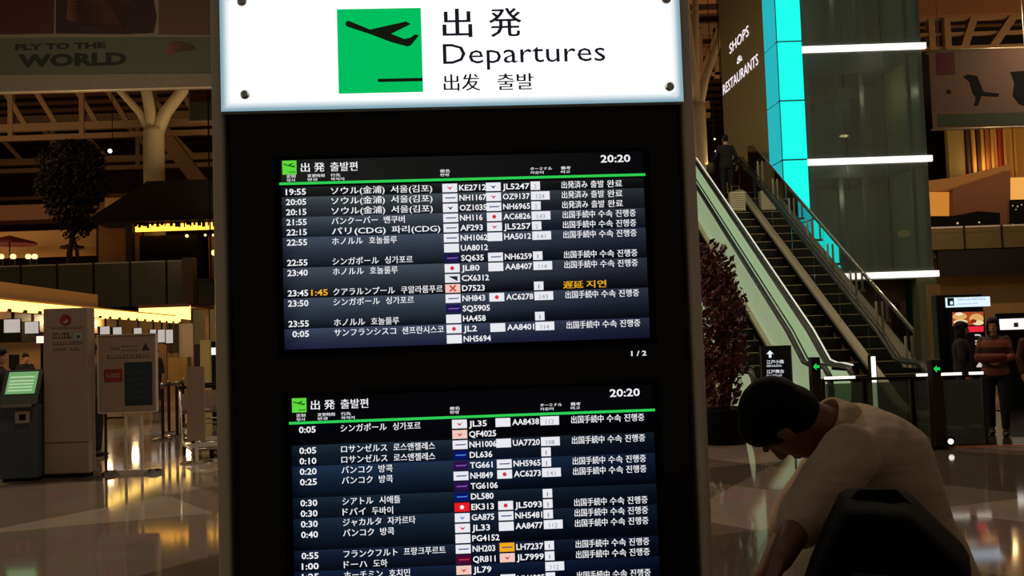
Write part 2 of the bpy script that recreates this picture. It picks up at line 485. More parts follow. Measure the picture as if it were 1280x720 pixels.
htext('出发', 555, 112, 600, 23 * pxm); htext('출발', 622, 111, 667, 23 * pxm)
mb.build('lettering', DARK_SIGN, hd)

# the two displays
def C(h, k=1.0):
    c = lin(h); return (c[0] * k, c[1] * k, c[2] * k, 1)
LOGO = {'w': '#e9e9f0', 'n': '#1c1a4a', 'b': '#0a1560', 'p': '#2a1048', 'r': '#e81c24', 'm': '#4a0a30', 'o': '#f0a818', 'd': '#f0c8bc', 'c': '#dfe4e6'}
logo_mats = {k: glow('badge_' + k, v) for k, v in LOGO.items()}
MARK_MATS = {'R': glow('mark_red', '#d0343c'), 'B': glow('mark_navy', '#2c3470'), 'W': glow('mark_white', '#e8e8f0'), 'L': glow('mark_sky', '#4a86d8'), 'V': glow('mark_violet', '#8a5ab0'), 'K': glow('mark_black', '#20242c'), 'G': glow('mark_grey', '#8a8c9a')}
def display(xl_px, xr_px, y_top, y_bot, rule, hdr_y, row0, pitch, rows, bands, clock, page):
    xl, xr = on_board(xl_px[0], xl_px[1])[0], on_board(xr_px[0], xr_px[1])[0]
    mid = 590
    zof = lambda py_left, px=380: on_board(px, py_left)[1]
    z_rule = zof(rule[1], rule[0]); zt = zof(y_top, 350); zb = zof(y_bot, 360)
    scr = MB(); D = -.004
    scr.box(xl - .02, xr + .02, -.003, 0, zb, zt, 0)
    dark, head = C('#08080c'), C('#1d1d1b')
    hd2 = C('#08080a') if page else C('#0c0c0b')
    scr.cquad([(xl, D, z_rule), (xr, D, z_rule), (xr, D, zt - .01), (xl, D, zt - .01)], [head, hd2, hd2, head] if page else [C('#060608')] * 4, 1)
    pz = abs(zof(row0 + pitch) - zof(row0))
    zr = lambda i: zof(row0) - pz * i          # text centre of row i
    for a, b, top, bot in bands:
        z1, z0 = zr(a) + pz * .5, zr(b) - pz * .5
        zm = z1 + (z0 - z1) * .45
        k1, k2, k0 = C(top, 1.45), C(top, .75), C(bot)
        f = lambda c: (c[0] * .45, c[1] * .42, c[2] * .5, 1)
        xm = xl + (xr - xl) * .06; xn = xl + (xr - xl) * .45
        for u0, u1, s0, s1 in ((xl, xm, f, lambda c: c), (xm, xn, lambda c: c, lambda c: c), (xn, xr, lambda c: c, f)):
            scr.cquad([(u0, D, zm), (u1, D, zm), (u1, D, z1), (u0, D, z1)], [s0(k2), s1(k2), s1(k1), s0(k1)], 1)
            scr.cquad([(u0, D, z0), (u1, D, z0), (u1, D, zm), (u0, D, zm)], [s0(k0), s1(k0), s1(k2), s0(k2)], 1)
    so = scr.build('screen', [MATT, glow_attr('display_pixels', 1.0)], board)
    g = MB(); g.box(xl - .005, xr + .005, -.0062, -.005, z_rule - .0035, z_rule + .0035); g.build('green_rule', GREEN_LED, so)
    X = lambda px: on_board(px, row0 + 130)[0] - shift
    ref = on_board(380, row0 + 130)[0]
    shift = 0.0
    T = MB(); ch = pz * .80
    keys = list(LOGO); mk = list(MARK_MATS); mats = [logo_mats[k] for k in keys] + [MARK_MATS[k] for k in mk]
    DT = -.0058
    # heading
    zh = zof(hdr_y, 360)
    gsz = 17.5 * pxm
    x0 = xl + .004
    G2 = MB(); G2.box(x0, x0 + gsz, -.006, -.005, zh - gsz / 2, zh + gsz / 2)
    gi = G2.build('pictogram', glow('display_green_tile', '#5fd83c'), so)
    G3 = MB(); t_ = lambda u, v: (x0 + gsz * u, -.0068, zh + gsz / 2 - gsz * v)
    G3.poly([t_(.1, .2), t_(.4, .3), t_(.8, .16), t_(.62, .38), t_(.92, .36), t_(.85, .52), t_(.1, .3)][::-1]); G3.poly([t_(.45, .8), t_(.95, .8), t_(.95, .86), t_(.45, .86)][::-1])
    G3.build('aeroplane_mark', glow('display_dark_green', '#1c6a1c'), so)
    hx0 = x0 + gsz + .012
    def head_text(nm, st_, x, z, h, wd, al='l'):
        T = MB(); T.text(st_, (x, DT, z), UX, UZ, h, wd, al); T.build(nm, WHITE_INK, so)
    head_text('heading', '出 発', hx0, zh - ch * .5, ch * 1.25, .064)
    head_text('heading', '출발편', hx0 + .08, zh - ch * .5, ch * 1.25, .074)
    z1_, z2_ = z_rule + .0165, z_rule + .0062
    for ja, ko, x, w1, w2 in (('定刻', '정시', xl + .015, .024, .022), ('変更時刻', '변경', xl + .072, .046, .026), ('行先', '목적지', xl + .135, .026, .036),
                              ('便名', '편명', xl + (xr - xl) * .435, .026, .024), ('ターミナル', '카운터', xl + (xr - xl) * .685, .06, .036), ('備考', '비고', xl + (xr - xl) * .77, .027, .025)):
        up_ = 0 if x < xl + .2 else .004
        head_text('column_heading', ja, x, z1_ + up_, .0098, w1); head_text('column_heading', ko, x, z2_ + up_, .0086, w2)
    head_text('clock', clock, xr - .035, zh - ch * .5 + .004, ch * 1.3, .083, 'r')
    if page:
        T = MB(); T.text('1 / 2', (xr - .012, DT, zr(17.0) - ch * .3), UX, UZ, ch * .85, .042, 'r'); T.build('page_number', WHITE_INK, so)
    W = xr - xl
    for i, r in enumerate(rows):
        z = zr(i); zb_ = z - ch * .36; A = MB()
        tm, dest, l1, f1, l2, f2, gate, st = r
        if tm:
            T = MB(); T.text(tm, (xl + W * (.012 + .055), DT, zb_), UX, UZ, ch * 1.05, (.055 if len(tm) == 5 else .045), 'r'); T.build('departure_time', WHITE_INK, so)
        if dest:
            jp, kr = dest; T = MB()
            wj = len(jp) * .0215 * W / 1.03; wk = len(kr) * .0195 * W / 1.03
            T.text(jp, (xl + W * .135, DT, zb_), UX, UZ, ch, wj)
            T.text(kr, (xl + W * .135 + wj + .017, DT, zb_), UX, UZ, ch, wk); T.build('destination', WHITE_INK, so)
        def badge(fx, k, f):
            bx = xl + W * fx; bw = W * .041
            col = k[0]; L = MB(); L.box(bx, bx + bw, -.006, -.005, z - pz * .42, z + pz * .42, keys.index(col))
            if len(k) > 1:
                mi = len(keys) + mk.index(k[1]); kind = k[2] if len(k) > 2 else '-'
                cx, e = bx + bw / 2, -.0066
                if kind == '-': L.box(bx + bw * .18, bx + bw * .84, e, -.006, z - pz * .05, z + pz * .05, mi); L.poly([(bx + bw * .78, e, z), (bx + bw * .92, e, z + pz * .16), (bx + bw * .84, e, z - pz * .05)][::-1], mi)
                elif kind == 'o': L.tube([(cx, e, z), (cx, -.006, z)], pz * .2, 12, mi)
                elif kind == 'v': L.poly([(cx - pz * .3, e, z + pz * .15), (cx, e, z - pz * .2), (cx + pz * .3, e, z + pz * .15), (cx, e, z + pz * .02)], mi)
                elif kind == 'x':
                    L.beam((cx - pz * .3, e, z - pz * .3), (cx + pz * .3, e, z + pz * .3), .001, pz * .16, mi); L.beam((cx - pz * .3, e, z + pz * .3), (cx + pz * .3, e, z - pz * .3), .001, pz * .16, mi)
                elif kind == '/': L.poly([(cx - pz * .4, e, z + pz * .2), (cx + pz * .5, e, z - pz * .3), (cx + pz * .5, e, z + pz * .2)], mi)
            L.build('airline_badge', mats, so)
            T = MB(); T.text(f, (bx + bw + .005, DT, zb_), UX, UZ, ch * 1.0, len(f) * .0128 * W / 1.03); T.build('flight_number', WHITE_INK, so)
        badge(.440, l1, f1)
        if l2: badge(.560, l2, f2)
        if gate:
            gx = xl + W * .684; gw = W * (.026 if len(gate) == 1 else .052)
            L = MB(); L.box(gx, gx + gw, -.006, -.005, z - pz * .42, z + pz * .42, 0)
            L.text(gate, (gx + gw / 2, -.0066, zb_), UX, UZ, ch * .75, (.0032 if gate == '1' else .0075 * len(gate)), 'c', len(keys) + mk.index('G'), 0); L.build('counter_tile', mats, so)
        if st:
            T = MB()
            M = A if st[0] == '遅延' else T
            sx = xl + W * (.77 if M is T else .765); ws = st[2]
            for s, wd in zip(st[:2], ws):
                M.text(s, (sx, DT, zb_), UX, UZ, ch, W * wd); sx += W * (wd + .009)
            if len(st) > 3: M.text(st[3], (sx, DT, zb_), UX, UZ, ch, W * st[4])
            if M is A: A.build('amber_notice', AMBER, so); A = MB(); A.text('1:45', (xl + W * .075, DT, zb_), UX, UZ, ch * 1.05, .045); A.build('amber_time', AMBER, so)
            if M is T: T.build('status', WHITE_INK, so)
S1 = ('出発済み', '출발', (.072, .037), '완료', .042)
S2 = ('出国手続中', '수속', (.090, .040), '진행중', .056)
DLY = ('遅延', '지연', (.055, .055))
SEL = ('ソウル(金浦)', '서울(김포)'); HNL = ('ホノルル', '호놀룰루'); SIN = ('シンガポール', '싱가포르'); BKK = ('バンコク', '방콕'); LAX = ('ロサンゼルス', '로스앤젤레스')
rowsA = [
    ('19:55', SEL, 'wRv', 'KE2712', 'wBv', 'JL5247', '2', S1),
    ('20:05', SEL, 'wB-', 'NH1167', 'wRv', 'OZ9137', '124', S1),
    ('20:15', SEL, 'wKv', 'OZ1035', 'wB-', 'NH6965', '2', S1),
    ('21:55', ('バンクーバー', '밴쿠버'), 'wB-', 'NH116', 'wRo', 'AC6826', '143', S2),
    ('22:15', ('パリ(CDG)', '파리(CDG)'), 'wB-', 'AF293', 'wRv', 'JL5257', '2', S2),
    ('22:55', HNL, 'wB-', 'NH1062', 'w', 'HA5012', '141', S2),
    ('', None, 'w', 'UA8012', '', '', '', None),
    ('22:55', SIN, 'nV-', 'SQ635', 'wB-', 'NH6259', '1', S2),
    ('23:40', HNL, 'wRo', 'JL80', 'w', 'AA8407', '114', S2),
    ('', None, 'cK/', 'CX6312', '', '', '', None),
    ('23:45', ('クアラルンプール', '쿠알라룸푸르'), 'dRx', 'D7523', '', '', '1', DLY),
    ('23:50', SIN, 'wB-', 'NH843', 'wRo', 'AC6278', '143', S2),
    ('', None, 'nV-', 'SQ5905', '', '', '', None),
    ('23:55', HNL, 'w', 'HA458', '', '', '1', None),
    ('0:05', ('サンフランシスコ', '샌프란시스코'), 'wRo', 'JL2', 'w', 'AA8401', '114', S2),
    ('', None, 'w', 'NH5694', '', '', '', None)]
bandsA = [(0, 0, '#1c1f1e', '#121214'), (1, 2, '#353d40', '#1c1f26'), (3, 4, '#353d45', '#141c28'), (5, 7, '#353d4a', '#0e131a'),
          (8, 10, '#363d47', '#0c0c12'), (11, 13, '#343d4a', '#0b0f16'), (14, 15, '#333a4e', '#1d1f3a')]
display((354, 330), (808, 320), 196, 446, (400, 229), 210, 240.0, 12.57, rowsA, bandsA, '20:20', 1)
rowsB = [
    ('0:05', SIN, 'wRv', 'JL35', 'w', 'AA8438', '112', S2),
    ('', None, 'dRv', 'QF4025', '', '', '', None),
    ('0:05', LAX, 'wB-', 'NH1006', 'w', 'UA7720', '108', S2),
    ('0:10', LAX, 'bL-', 'DL636', '', '', '1', None),
    ('0:20', BKK, 'pV-', 'TG661', 'wB-', 'NH5965', '1', S2),
    ('0:25', BKK, 'wB-', 'NH849', 'wRo', 'AC6273', '141', S2),
    ('', None, 'pV-', 'TG6106', '', '', '', None),
    ('0:30', ('シアトル', '시애틀'), 'bL-', 'DL580', '', '', '1', None),
    ('0:30', ('ドバイ', '두바이'), 'rWo', 'EK313', 'wRo', 'JL5093', '1', S2),
    ('0:30', ('ジャカルタ', '자카르타'), 'wLv', 'GA875', 'wB-', 'NH5481', '1', S2),
    ('0:40', BKK, 'wRv', 'JL33', 'w', 'AA8477', '112', S2),
    ('', None, 'w', 'PG4152', '', '', '', None),
    ('0:55', ('フランクフルト', '프랑크푸르트'), 'wB-', 'NH203', 'oB-', 'LH7237', '1', S2),
    ('1:00', ('ドーハ', '도하'), 'mR-', 'QR811', 'dRv', 'JL7999', '1', S2),
    ('1:25', ('ホーチミン', '호치민'), 'dRv', 'JL79', '', '', '112', None),
    ('1:30', None, 'd', 'TW270', 'wB-', 'NH6985', '1', S2)]
bandsB = [(0, 1, '#05060c', '#060608'), (2, 3, '#17222c', '#0c1120'), (4, 6, '#18263a', '#060a12'), (7, 8, '#141f2a', '#0a0f18'),
          (9, 11, '#15202e', '#06080e'), (12, 13, '#131b2c', '#090b12'), (14, 15, '#101a30', '#090b12')]
display((366, 620), (820, 610), 492, 760, (470, 525), 507, 537.0, 13.03, rowsB, bandsB, '20:20', 0)

# ------------------------------------------------------------------ hanging banners
def hang(name, label, x0, x1, Y, z0, z1, rz, cloth, patches, rod_top=18.0):
    t = thing(name, label, 'banner', ((x0 + x1) / 2, Y, z0), rz, 'banners hanging in the hall')
    wd, ht = x1 - x0, z1 - z0
    mb = MB(); mb.box(-wd / 2, wd / 2, -.012, .012, .04, ht)
    cl = mb.build('cloth', cloth, t)
    for nm, mt, polys in patches:
        mb = MB()
        for p in polys:
            if p[0] == 'T':
                _, s, u, v, h, w_ = p
                mb.text(s, (-wd / 2 + u, -.02, v), UX, UZ, h, w_, bold=.05)
            else:
                mb.prism([(-wd / 2 + u, -.0135, v) for u, v in p], (0, -.004, 0))
        mb.build(nm, mt, cl)
    for z in (.02, ht):
        mb = MB(); mb.tube([(-wd / 2 - .05, 0, z), (wd / 2 + .05, 0, z)], .035, 10); mb.build('rod', mat('pale_rod', '#d8c49a', 0.4, 0.3), t, smooth=True)
    for sx in (-.4, .4):
        mb = MB(); mb.tube([(sx * wd, 0, ht), (sx * wd, 0, rod_top - z0)], .012, 6); mb.build('cable', STEEL, t)
    return t
p0, p1 = at(0, 106, 22), at(275, 107, 22.6)
bx0, bz = -16.0, 7.72
kk = 22 / F_PX
BAN = mat('banner_cloth_greige', '#6d6552', 0.8)
u = lambda px: (at(px, 106, 22.3).x - bx0)
v = lambda px, py: (at(px, py, 22.3).z - bz)
hang('banner', 'wide hanging banner reading FLY TO THE WORLD', bx0, -6.2, 22.3, bz, 11.6, math.radians(1.5), BAN, [
    ('maroon_field', mat('banner_maroon', '#3a0a10', 0.8), [[(0, v(0, 42)), (u(68), v(68, 42)), (u(70), 3.85), (0, 3.85)]]),
    ('dark_garment', mat('banner_dark_red', '#220a0c', 0.8), [[(u(70), v(70, 42)), (u(160), v(160, 42)), (u(192), v(192, 40)), (u(196), v(196, 20)), (u(178), 3.85), (u(72), 3.85)]]),
    ('pale_garment', mat('banner_rose_tan', '#6e4a3c', 0.8), [[(u(84), v(84, 24)), (u(104), v(104, 32)), (u(160), v(160, 33)), (u(164), v(164, 0)), (u(160), 3.84), (u(90), 3.84)]]),
    ('brown_field', mat('banner_brown', '#4d3526', 0.8), [[(u(198), v(198, 42)), (u(284), v(284, 42)), (u(284), 3.85), (u(200), 3.85)]]),
    ('green_band', mat('banner_grey_green', '#454a38', 0.8), [[(0, v(0, 90)), (u(284), v(284, 90)), (u(284), v(284, 44)), (0, v(0, 44))]]),
    ('pink_blot', mat('banner_pink', '#7d5340', 0.8), [[(u(205), v(205, 64)), (u(212), v(212, 68)), (u(222), v(222, 64)), (u(246), v(246, 61)), (u(240), v(240, 54)), (u(226), v(226, 50)), (u(212), v(212, 51))]]),
    ('lettering', mat('banner_ink', '#0a0d0c', 0.8), [('T', 'FLY TO THE', u(20), v(20, 63), .19, u(132) - u(20)), ('T', 'WORLD', u(23), v(23, 84), .40, u(158) - u(23))])])
q0, q1 = at(1166, 163, 30), at(1300, 160, 30)
rx0, rz0 = q0.x, q0.z
u = lambda px: at(px, 110, 30).x - rx0
v = lambda px, py: at(px, py, 30).z - rz0
hang('banner', 'pale brown banner with black bird-like shapes on the right', rx0, q1.x, 30, rz0, v(1200, 62) + rz0, 0, mat('banner_pale_brown', '#6e523e', 0.8), [
    ('maroon_square', mat('banner_wine', '#5a101c', 0.8), [[(u(1172), v(1172, 94)), (u(1195), v(1195, 93)), (u(1195), v(1195, 65)), (u(1172), v(1172, 66))]]),
    ('black_bird_shape', MATT, [
        [(u(1204), v(1204, 96)), (u(1212), v(1212, 102)), (u(1215), v(1215, 116)), (u(1219), v(1219, 122)), (u(1216), v(1216, 132)), (u(1221), v(1221, 132)), (u(1226), v(1226, 120)), (u(1247), v(1247, 121)), (u(1248), v(1248, 117)), (u(1229), v(1229, 115)), (u(1222), v(1222, 95)), (u(1210), v(1210, 93))],
        [(u(1264), v(1264, 90)), (u(1268), v(1268, 104)), (u(1265), v(1265, 120)), (u(1272), v(1272, 130)), (u(1290), v(1290, 136)), (u(1290), v(1290, 88))],
        [(u(1182), v(1182, 117)), (u(1188), v(1188, 117)), (u(1188), v(1188, 113)), (u(1183), v(1183, 112))]]),
    ('green_band', mat('banner_moss', '#39432c', 0.8), [[(u(1170), v(1170, 158)), (u(1297), v(1297, 156)), (u(1297), v(1297, 140)), (u(1170), v(1170, 143))]])])
q0, q1 = at(236, 153, 40), at(300, 151, 40)
hang('banner', 'small far banner, maroon above and grey green below', q0.x, q1.x, 40, q0.z, at(236, 108, 40).z, 0, BAN, [
    ('maroon_field', MATS['banner_maroon'], [[(.05, .85), (2.05, .85), (2.05, 1.46), (.05, 1.46)]]),
    ('green_band', MATS['banner_grey_green'], [[(.05, .1), (2.05, .1), (2.05, .84), (.05, .84)]]),
    ('bird_mark', MATT, [[(.95, .4), (1.08, .22), (1.2, .42), (1.08, .32)]])])

# ------------------------------------------------------------------ upper storey on the left: stall, tree, umbrellas
Ys = 50.9
p = at(228, 330, Ys)
stall = thing('thatched_stall', 'thatched roof stall with glowing eaves on the gallery', 'stall', (p.x, Ys + 1.5, G))
S = lambda px, py, Y=Ys: at(px, py, Y)
THATCH = mat('dark_thatch', '#0f0906', 0.95, var=.4, scale=14, bump=.6)
e0, e1 = S(117, 268), S(330, 268); ztop_ = S(200, 230).z; zeave = S(200, 272).z
mb = MB()
a, b = e0.x, e1.x
def hip(x0, x1, y0, y1, zb, zt, inx, iny, th):
    base = [(x0, y0, zb), (x1, y0, zb), (x1, y1, zb), (x0, y1, zb)]
    top = [(x0 + inx, y0 + iny, zt), (x1 - inx, y0 + iny, zt), (x1 - inx, y1 - iny, zt), (x0 + inx, y1 - iny, zt)]
    low = [(x + (.1 if x < (x0 + x1) / 2 else -.1), y, z - th) for x, y, z in base]
    return base + top + low, [(4, 5, 6, 7), (0, 1, 5, 4), (1, 2, 6, 5), (2, 3, 7, 6), (3, 0, 4, 7), (8, 9, 1, 0), (9, 10, 2, 1), (10, 11, 3, 2), (11, 8, 0, 3), (11, 10, 9, 8)]
vs, fs = hip(a, b, Ys - .6, Ys + 2.6, zeave, ztop_ + .3, 2.6, 1.3, .25)
mb.add(vs, fs); mb.build('thatched_roof', THATCH, stall, world=True)
mb = MB(); g0, g1 = S(170, 290), S(300, 277)
mb.box(g0.x, g1.x, Ys - .1, Ys + .0, g0.z, g1.z)
# torn lower fringe seen against the light
mb.build('eaves_light', glow('eaves_amber', '#ffb03a', 3.0, sample=True), stall, world=True)
mb = MB(); random.seed(3)
x = g0.x
while x < g1.x:
    h = random.uniform(.06, .24); mb.box(x, x + random.uniform(.05, .2), Ys - .16, Ys - .12, g1.z - h, g1.z + .3); x += random.uniform(.1, .3)
mb.build('straw_fringe', THATCH, stall, world=True)
for px in (163, 320):
    q = S(px, 300); mb = MB(); mb.box(q.x - .18, q.x + .18, Ys - .2, Ys + .16, G, zeave); mb.build('post', DARKWOOD, stall, world=True)
q0, q1 = S(172, 326), S(244, 292)
mb = MB(); mb.box(q0.x, q1.x, Ys + .3, Ys + 2.4, G, q1.z); mb.build('counter_booth', MATT, stall, world=True)
q0, q1 = S(112, 326), S(160, 275)
mb = MB(); mb.box(q0.x - .3, q1.x, Ys + 1.8, Ys + 1.95, G, q1.z); mb.build('plaster_wall', mat('plaster_tan', '#a9743f', 0.7), stall, world=True)
q0, q1 = S(252, 326), S(300, 291)
mb = MB(); mb.box(q0.x, q1.x, Ys + 1.2, Ys + 1.35, G, q1.z); mb.build('shop_back', mat('shop_tan', '#8a5a2c', 0.7), stall, world=True)
for k, (px, py, r) in enumerate(((257, 294, .07), (267, 294, .07), (276, 294, .07), (234, 295, .09), (268, 316, .16), (277, 312, .13), (272, 321, .14))):
    q = S(px, py); mb = MB(); mb.ball((q.x, Ys - .05, q.z), r); mb.build('lantern', glow('lantern_warm', '#ffd890', 1.6), stall, world=True, smooth=True)

def wall_lit(name, px0, py0, px1, py1, Y, m, n):
    a, b = at(px0, py0, Y), at(px1, py1, Y)
    mb = MB(); mb.box(min(a.x, b.x), max(a.x, b.x), Y, Y + .2, min(a.z, b.z), max(a.z, b.z)); return struct('wall_%s' % n, mb, m)
wall_lit('c', -60, 325, 120, 286, 53.5, mat('cream_shop_wall', '#b98a52', 0.7), 'cream_shop')
a = at(20, 271, 56); mb = MB(); mb.box(-46, -17, 56, 58, a.z - .2, a.z + .7); struct('trim_3', mb, mat('tan_fascia', '#7a4e28', 0.6))
mb = MB(); a = at(20, 248, 64); mb.box(-46, -10, 64, 64.4, a.z - .12, a.z + .12); struct('trim_4', mb, MATS['tan_fascia'])
a = at(131, 261, 55); b = at(170, 246, 55); mb = MB(); mb.box(a.x, b.x, 55, 55.3, a.z, b.z); struct('trim_5', mb, mat('cream_fascia', '#c99a58', 0.6))
# warm wash along the foot of the shop wall
for px in (8, 45, 90):
    q = at(px, 312, 53.2); l = bpy.data.lights.new('shop_wash', 'POINT'); l.energy = 34; l.color = (1, .66, .3); l.shadow_soft_size = .2
    o = bpy.data.objects.new('shop_wash', l); COL.objects.link(o); o.location = (q.x, 52.6, G + .5)

def umbrella(label, px, py, Y, r, m):
    q = at(px, py, Y)
    t = thing('parasol', label, 'umbrella', (q.x, Y, G))
    h = q.z - G
    mb = MB(); n = 12
    vs = [(0, 0, h + r * .28)] + [(r * math.cos(2 * math.pi * j / n), r * math.sin(2 * math.pi * j / n), h) for j in range(n)] + [(r * math.cos(2 * math.pi * j / n), r * math.sin(2 * math.pi * j / n), h - .12) for j in range(n)] + [(0, 0, h + r * .2)]
    fs = [(0, 1 + j, 1 + (j + 1) % n) for j in range(n)] + [(1 + j, 13 + j, 13 + (j + 1) % n, 1 + (j + 1) % n) for j in range(n)] + [(25, 13 + (j + 1) % n, 13 + j) for j in range(n)]
    mb.add(vs, fs); mb.build('canopy', m, t)
    mb = MB(); mb.cyl(0, 0, .05, h + r * .25, .035, 10); mb.build('pole', DARKWOOD, t)
    mb = MB(); mb.lathe([(.3, 0), (.3, .05), (.06, .1)]); mb.build('base', MATT, t)
umbrella('red Japanese paper umbrella before the cream gallery wall', 12, 303, 51.2, 1.35, mat('red_paper', '#7d1812', 0.6))
umbrella('dark brown umbrella between the tree and the stall', 90, 308, 52.6, .62, mat('brown_paper', '#2d120a', 0.6))
for k, px in enumerate((2, 17, 36, 44)):
    q = at(px, 321, 50.8)
    t = thing('paper_lantern', ('small round lantern glowing at the far end of the gallery', 'small round lantern glowing under the red umbrella', 'wide pale lantern glowing beside the tree trunk', 'pale lantern closest to the tree trunk')[k], 'lantern', (q.x, 50.75, q.z - .17), 0, 'lanterns behind the gallery parapet')
    mb = MB(); mb.lathe([(.08, .04), (.14, .1), (.155, .17), (.14, .25), (.08, .31)]); mb.build('shade', glow('lantern_pale', '#ffe0a0', 1.4), t, smooth=True)
    mb = MB(); mb.lathe([(.1, 0), (.1, .04)]); mb.build('base', DARKWOOD, t)
    mb = MB(); mb.box(-.1, .1, -.1, .1, -(q.z - .17 - G), 0); mb.build('stand', DARKWOOD, t)

def leafy(mb, n, centre, rx, rz, size, m=0, squash=1.0, seed=1):
    rnd = random.Random(seed)
    for i in range(n):
        while True:
            d = V((rnd.uniform(-1, 1), rnd.uniform(-1, 1), rnd.uniform(-1, 1)))
            if .25 < d.length < 1: break
        c = V(centre) + V((d.x * rx, d.y * rx * squash, d.z * rz))
        nrm = V((rnd.gauss(0, 1), rnd.gauss(0, 1), rnd.gauss(0, 1))).normalized(); t = nrm.orthogonal().normalized(); bi = nrm.cross(t)
        s = size * rnd.uniform(.6, 1.3)
        mb.add([c - t * s, c + bi * s * .45 + nrm * s * .15, c + t * s, c - bi * s * .45 + nrm * s * .15], [(0, 1, 2), (0, 2, 3)], m)

q = at(69, 315, 49)
tree = thing('indoor_tree', 'dark leafy tree standing on the gallery left of the stall', 'tree', (q.x, 50.95, G))
mb = MB(); mb.tube([(-.15, 0, 0), (-.2, 0, 1.6), (.1, .1, 3.4), (.3, 0, 5.5)], [.16, .13, .1, .05], 8); mb.tube([(.25, 0, 0), (.2, .1, 1.7), (-.2, 0, 3.6), (-.7, 0, 5.3)], [.12, .1, .08, .04], 8)
mb.tube([(0, 0, 2.6), (.8, .2, 4.2), (1.1, 0, 5.6)], [.08, .06, .03], 8)
mb.build('trunk', DARKWOOD, tree, smooth=True)
mb = MB()
for i, (x, z, rx, rz, n) in enumerate(((0, 6.6, 1.9, 1.2, 1500), (-.6, 5.4, 1.5, 1.1, 1000), (.6, 5.2, 1.5, 1.1, 1000), (0, 4.1, 1.5, .9, 800), (.2, 3.0, .9, .7, 250))):
    leafy(mb, n, (x, 0, z), rx, rz, .15, squash=.45, seed=i + 5)
mb.build('foliage', mat('dark_foliage', '#0d0a07', 0.8, var=.4), tree)

def ceiling_spot(label, px, py, Y, r, col='#fff0d0'):
    q = at(px, py, Y)
    t = thing('spotlight', label, 'light', (q.x, Y, q.z))
    mb = MB(); mb.ball((0, -.05, 0), r, n=12); mb.build('lamp', glow('spot_white', '#fff2dc', 2.5), t, smooth=True)
    mb = MB(); mb.tube([(0, 0, 0), (0, r * 3, r)], r * 1.1, 12); mb.build('can', MATT, t)
    mb = MB(); mb.tube([(0, r * 2.5, r), (0, r * 2.5, 18.52 - q.z)], .02, 6); mb.build('stem', MATT, t)
ceiling_spot('small bright spotlight hanging between the tree and the branching column', 138, 189, 46, .1)
ceiling_spot('left one of two tiny lights above the escalator rider', 893, 174, 47, .045)
ceiling_spot('right one of two tiny lights above the escalator rider', 906, 175, 47, .05)

# ------------------------------------------------------------------ check-in island on the left
A0, A1 = V((-11.17, 20.9, 0)), V((-12.14, 35.0, 0))
d = (A1 - A0).normalized(); nrm = V((d.y, -d.x, 0))      # towards the aisle
isl_rz = math.atan2(-d.x, d.y)
island = thing('check_in_island', 'long check-in counter island with a glowing canopy edge', 'check-in counter', A0 - d * 9, isl_rz)
LEN = 23.2                                               # local: y along the island, +x to the aisle
mb = MB(); mb.box(-3.6, -.16, 0, LEN, 2.76, 2.86); mb.build('canopy_soffit', mat('canopy_tan', '#8a6238', 0.6), island)
mb = MB(); mb.box(-.14, .0, 0, LEN, 2.57, 2.80); mb.build('canopy_light', glow('canopy_yellow', '#ffcc66', 3.2, sample=True), island)
y = 0.6; proto = None
while y < LEN:
    mb = MB(); mb.box(-.02, .03, y - .05, y + .1, 2.55, 2.615)
    mb.build('light_clip', DARKWOOD, island); y += .8
mb = MB(); mb.box(-3.2, -.5, 0, 16.3, 2.86, 3.28); mb.build('fascia', mat('fascia_tan', '#b0824e', .6), island)
for y_ in (9.5, 13.5, 17.5, 21.5):
    l = bpy.data.lights.new('counter_fill_light', 'POINT'); l.energy = 80; l.color = (1, .72, .38); l.shadow_soft_size = .12  # unseen fill lights, added to brighten the space under the canopy
    o = bpy.data.objects.new('counter_fill_light', l); COL.objects.link(o); o.parent = island; o.location = (-2.0, y_, 2.6)
mb = MB(); mb.box(-3.0, -2.9, 0, LEN, 0, 2.76); mb.build('back_panel', mat('counter_back', '#7a5a34', 0.6), island)
mb = MB(); mb.box(-2.9, -2.3, 0, LEN, 2.25, 2.76); mb.build('sign_beam', mat('counter_header', '#5d4122', 0.6), island)
for k in range(8):
    y0 = 1.0 + k * 2.75
    mb = MB(); mb.box(-1.6, -.95, y0, y0 + 2.3, 0, 1.05); mb.box(-1.7, -.85, y0 - .03, y0 + 2.33, 1.05, 1.1)
    mb.build('desk', mat('desk_front', '#8b6a34', 0.5), island, bevel=.01)
    mb = MB(); mb.box(-1.45, -1.4, y0 + .7, y0 + 1.2, 1.25, 1.6); mb.box(-1.5, -1.38, y0 + .9, y0 + 1.0, 1.1, 1.25)
    mb.build('monitor', MATT, island)
# the light of the canopy's cross end, further back
q0, q1 = at(178, 388, 36.5), at(241, 388, 36.5)
cross = thing('counter_canopy', 'short glowing cross canopy at the end of the check-in island', 'canopy', ((q0.x + q1.x) / 2, 37.6, 0))
hw = (q1.x - q0.x) / 2
mb = MB(); mb.box(-hw, hw, -1.5, 1.5, at(210, 384, 36).z, at(210, 384, 36).z + .12); mb.build('roof', BROWN, cross)
mb = MB(); mb.prism([(-hw, -1.45, 2.95), (hw, -1.45, 2.72), (hw, -1.45, 3.27), (-hw, -1.45, 3.22)], (0, .1, 0)); mb.build('light_panel', MATS['canopy_yellow'], cross)
a = at(108, 440, 39.3); b = at(240, 440, 39.3)
mb = MB(); mb.box(a.x, b.x, 39.25, 39.4, 0, 3.1); mb.build('back_panel', mat('counter_back', '#7a5a34', 0.6), cross, world=True)
a = at(200, 470, 39); b = at(238, 446, 39); mb = MB(); mb.box(a.x, b.x, 38.6, 39.2, 0, b.z); mb.build('desk', mat('desk_front', '#8b6a34', 0.5), cross, world=True)
